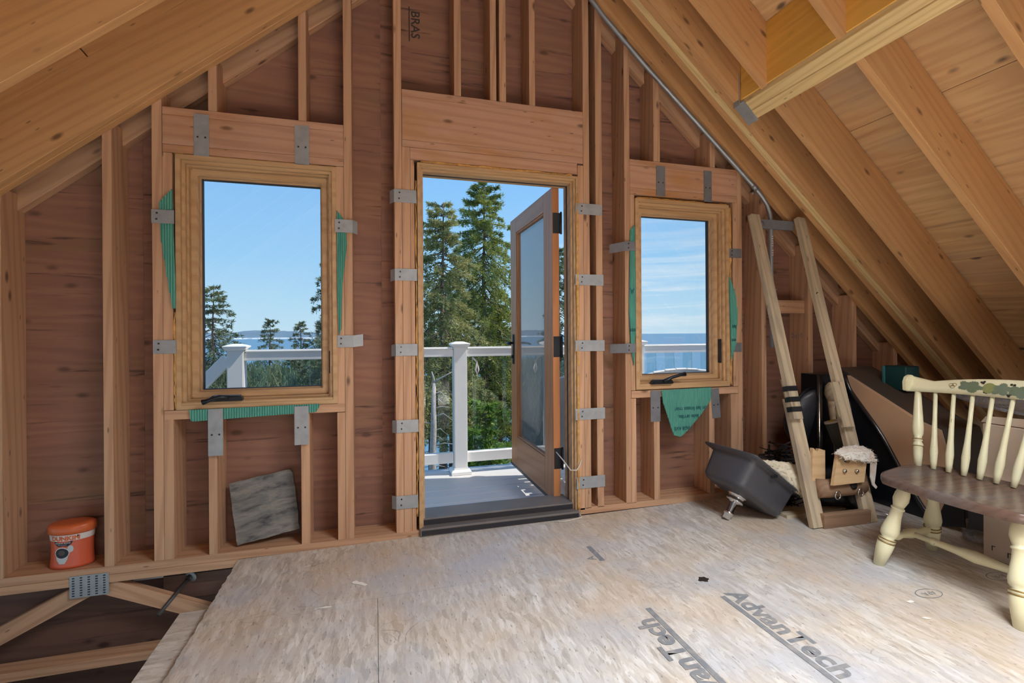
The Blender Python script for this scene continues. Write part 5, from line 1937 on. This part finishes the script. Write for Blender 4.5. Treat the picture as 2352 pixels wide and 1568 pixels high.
for i_, (x_, y_, tp) in enumerate(((1.9, 15.0, 2.2), (3.3, 14.5, 2.6), (3.9, 16.5, 2.4), (1.2, 16.5, 1.6), (5.0, 16.8, 1.9))):
    spruce(x_, y_, tp, ['bare stemmed spruce deep in the woods left of the doorway post', 'bare stemmed spruce deep in the woods just right of the doorway post', 'bare stemmed spruce deep in the woods beside the door lever', 'farthest bare stemmed spruce at the left door jamb', 'bare stemmed spruce deep in the woods seen through the door glass'][i_], 60 + i_, .9, FOL_C, crown=2.6, dens=.4, blade=1.4, trunk_r=.11, group='bare stemmed spruces in the woods')

# dead tree with pale bark
dt = thing('dead_tree', 'dead pale trunk with bare forked branches left of the railing post', 'tree', (.98, 5.9, gz(.98, 5.9) - .1))
zb = gz(.98, 5.9) - .1
v, f = [], []
segs = [([(.93, 5.9, zb), (.955, 5.9, -1.5), (.985, 5.88, -.5), (1.0, 5.9, .25)], [.085, .07, .055, .035]),
        ([(1.0, 5.9, .25), (.985, 5.9, .36), (.96, 5.9, .46)], [.03, .018, .006]), ([(1.0, 5.9, .25), (1.07, 5.88, .31), (1.2, 5.86, .38), (1.32, 5.84, .45)], [.028, .02, .014, .005])]
rg = random.Random(4)
for k in range(16):
    z = -1.9 + k * .13
    s = rg.choice((-1, 1, 1))
    L = rg.uniform(.15, .42)
    segs.append(([(.97, 5.9, z), (.97 + s * L * .5, 5.86, z + .05), (.97 + s * L, 5.82, z - .02 + rg.uniform(-.08, .06))], [.016, .010, .003]))
tube('trunk', segs[0][0], segs[0][1], DEADW, dt, 10)
for a, b in segs[1:]:
    tube('bare_branch', a, b, DEADW, dt, 6)

# fresh green sapling below the bottom rail
sp_ = spruce(2.25, 7.4, -.35, 'light green feathery sapling behind the bottom rail in the doorway', 77, 1.35, FOL_Y, crown=2.2, dens=.7, trunk_r=.03, group=None, blade=1.5)
sp_.name = 'sapling'
# undergrowth on the slope
rs = np.random.RandomState(31)
n_ = 60000
xx = rs.uniform(-18, 9, n_)
yy = 3 + 30 * rs.uniform(0, 1, n_) ** 1.5
zz = np.array([gz(a, b) for a, b in zip(xx, yy)]) + rs.uniform(0, 1, n_) ** 1.3 * np.where(xx < -2, 2.2, .5)
D_ = rs.normal(0, .6, (n_, 3)); D_[:, 2] = np.abs(D_[:, 2]) + .3
D_ /= np.linalg.norm(D_, axis=1, keepdims=True)
ug = mesh_np('undergrowth', blades(np.stack([xx, yy, zz], 1), D_, rs.uniform(.12, .4, n_), rs.uniform(.015, .04, n_), rs), SHRUB, None)
tag(ug, 'brown and green undergrowth covering the slope below the deck', 'undergrowth')

# thicket of bare shrubs whose tops show below the rail in the left window
n_ = 70000
xx = rs.uniform(-13, -1.2, n_)
yy = rs.uniform(11, 27, n_)
topz = -.42 + .35 * np.sin(xx * 1.1 + yy * .7) + .25 * np.sin(xx * 2.7 - yy * 1.3) - .03 * (yy - 11) - .25 * np.clip(xx + 3.5, 0, 3)
zz = topz - rs.uniform(0, 1, n_) ** 1.6 * 2.6
D_ = rs.normal(0, .5, (n_, 3)); D_[:, 2] = np.abs(D_[:, 2]) + .7
D_ /= np.linalg.norm(D_, axis=1, keepdims=True)
tk = mesh_np('thicket', blades(np.stack([xx, yy, zz], 1), D_, rs.uniform(.2, .5, n_), rs.uniform(.012, .03, n_), rs), FOL_C, None)
tag(tk, 'dense grey green thicket of shrubs beyond the deck stairs in the left window', 'shrubs')
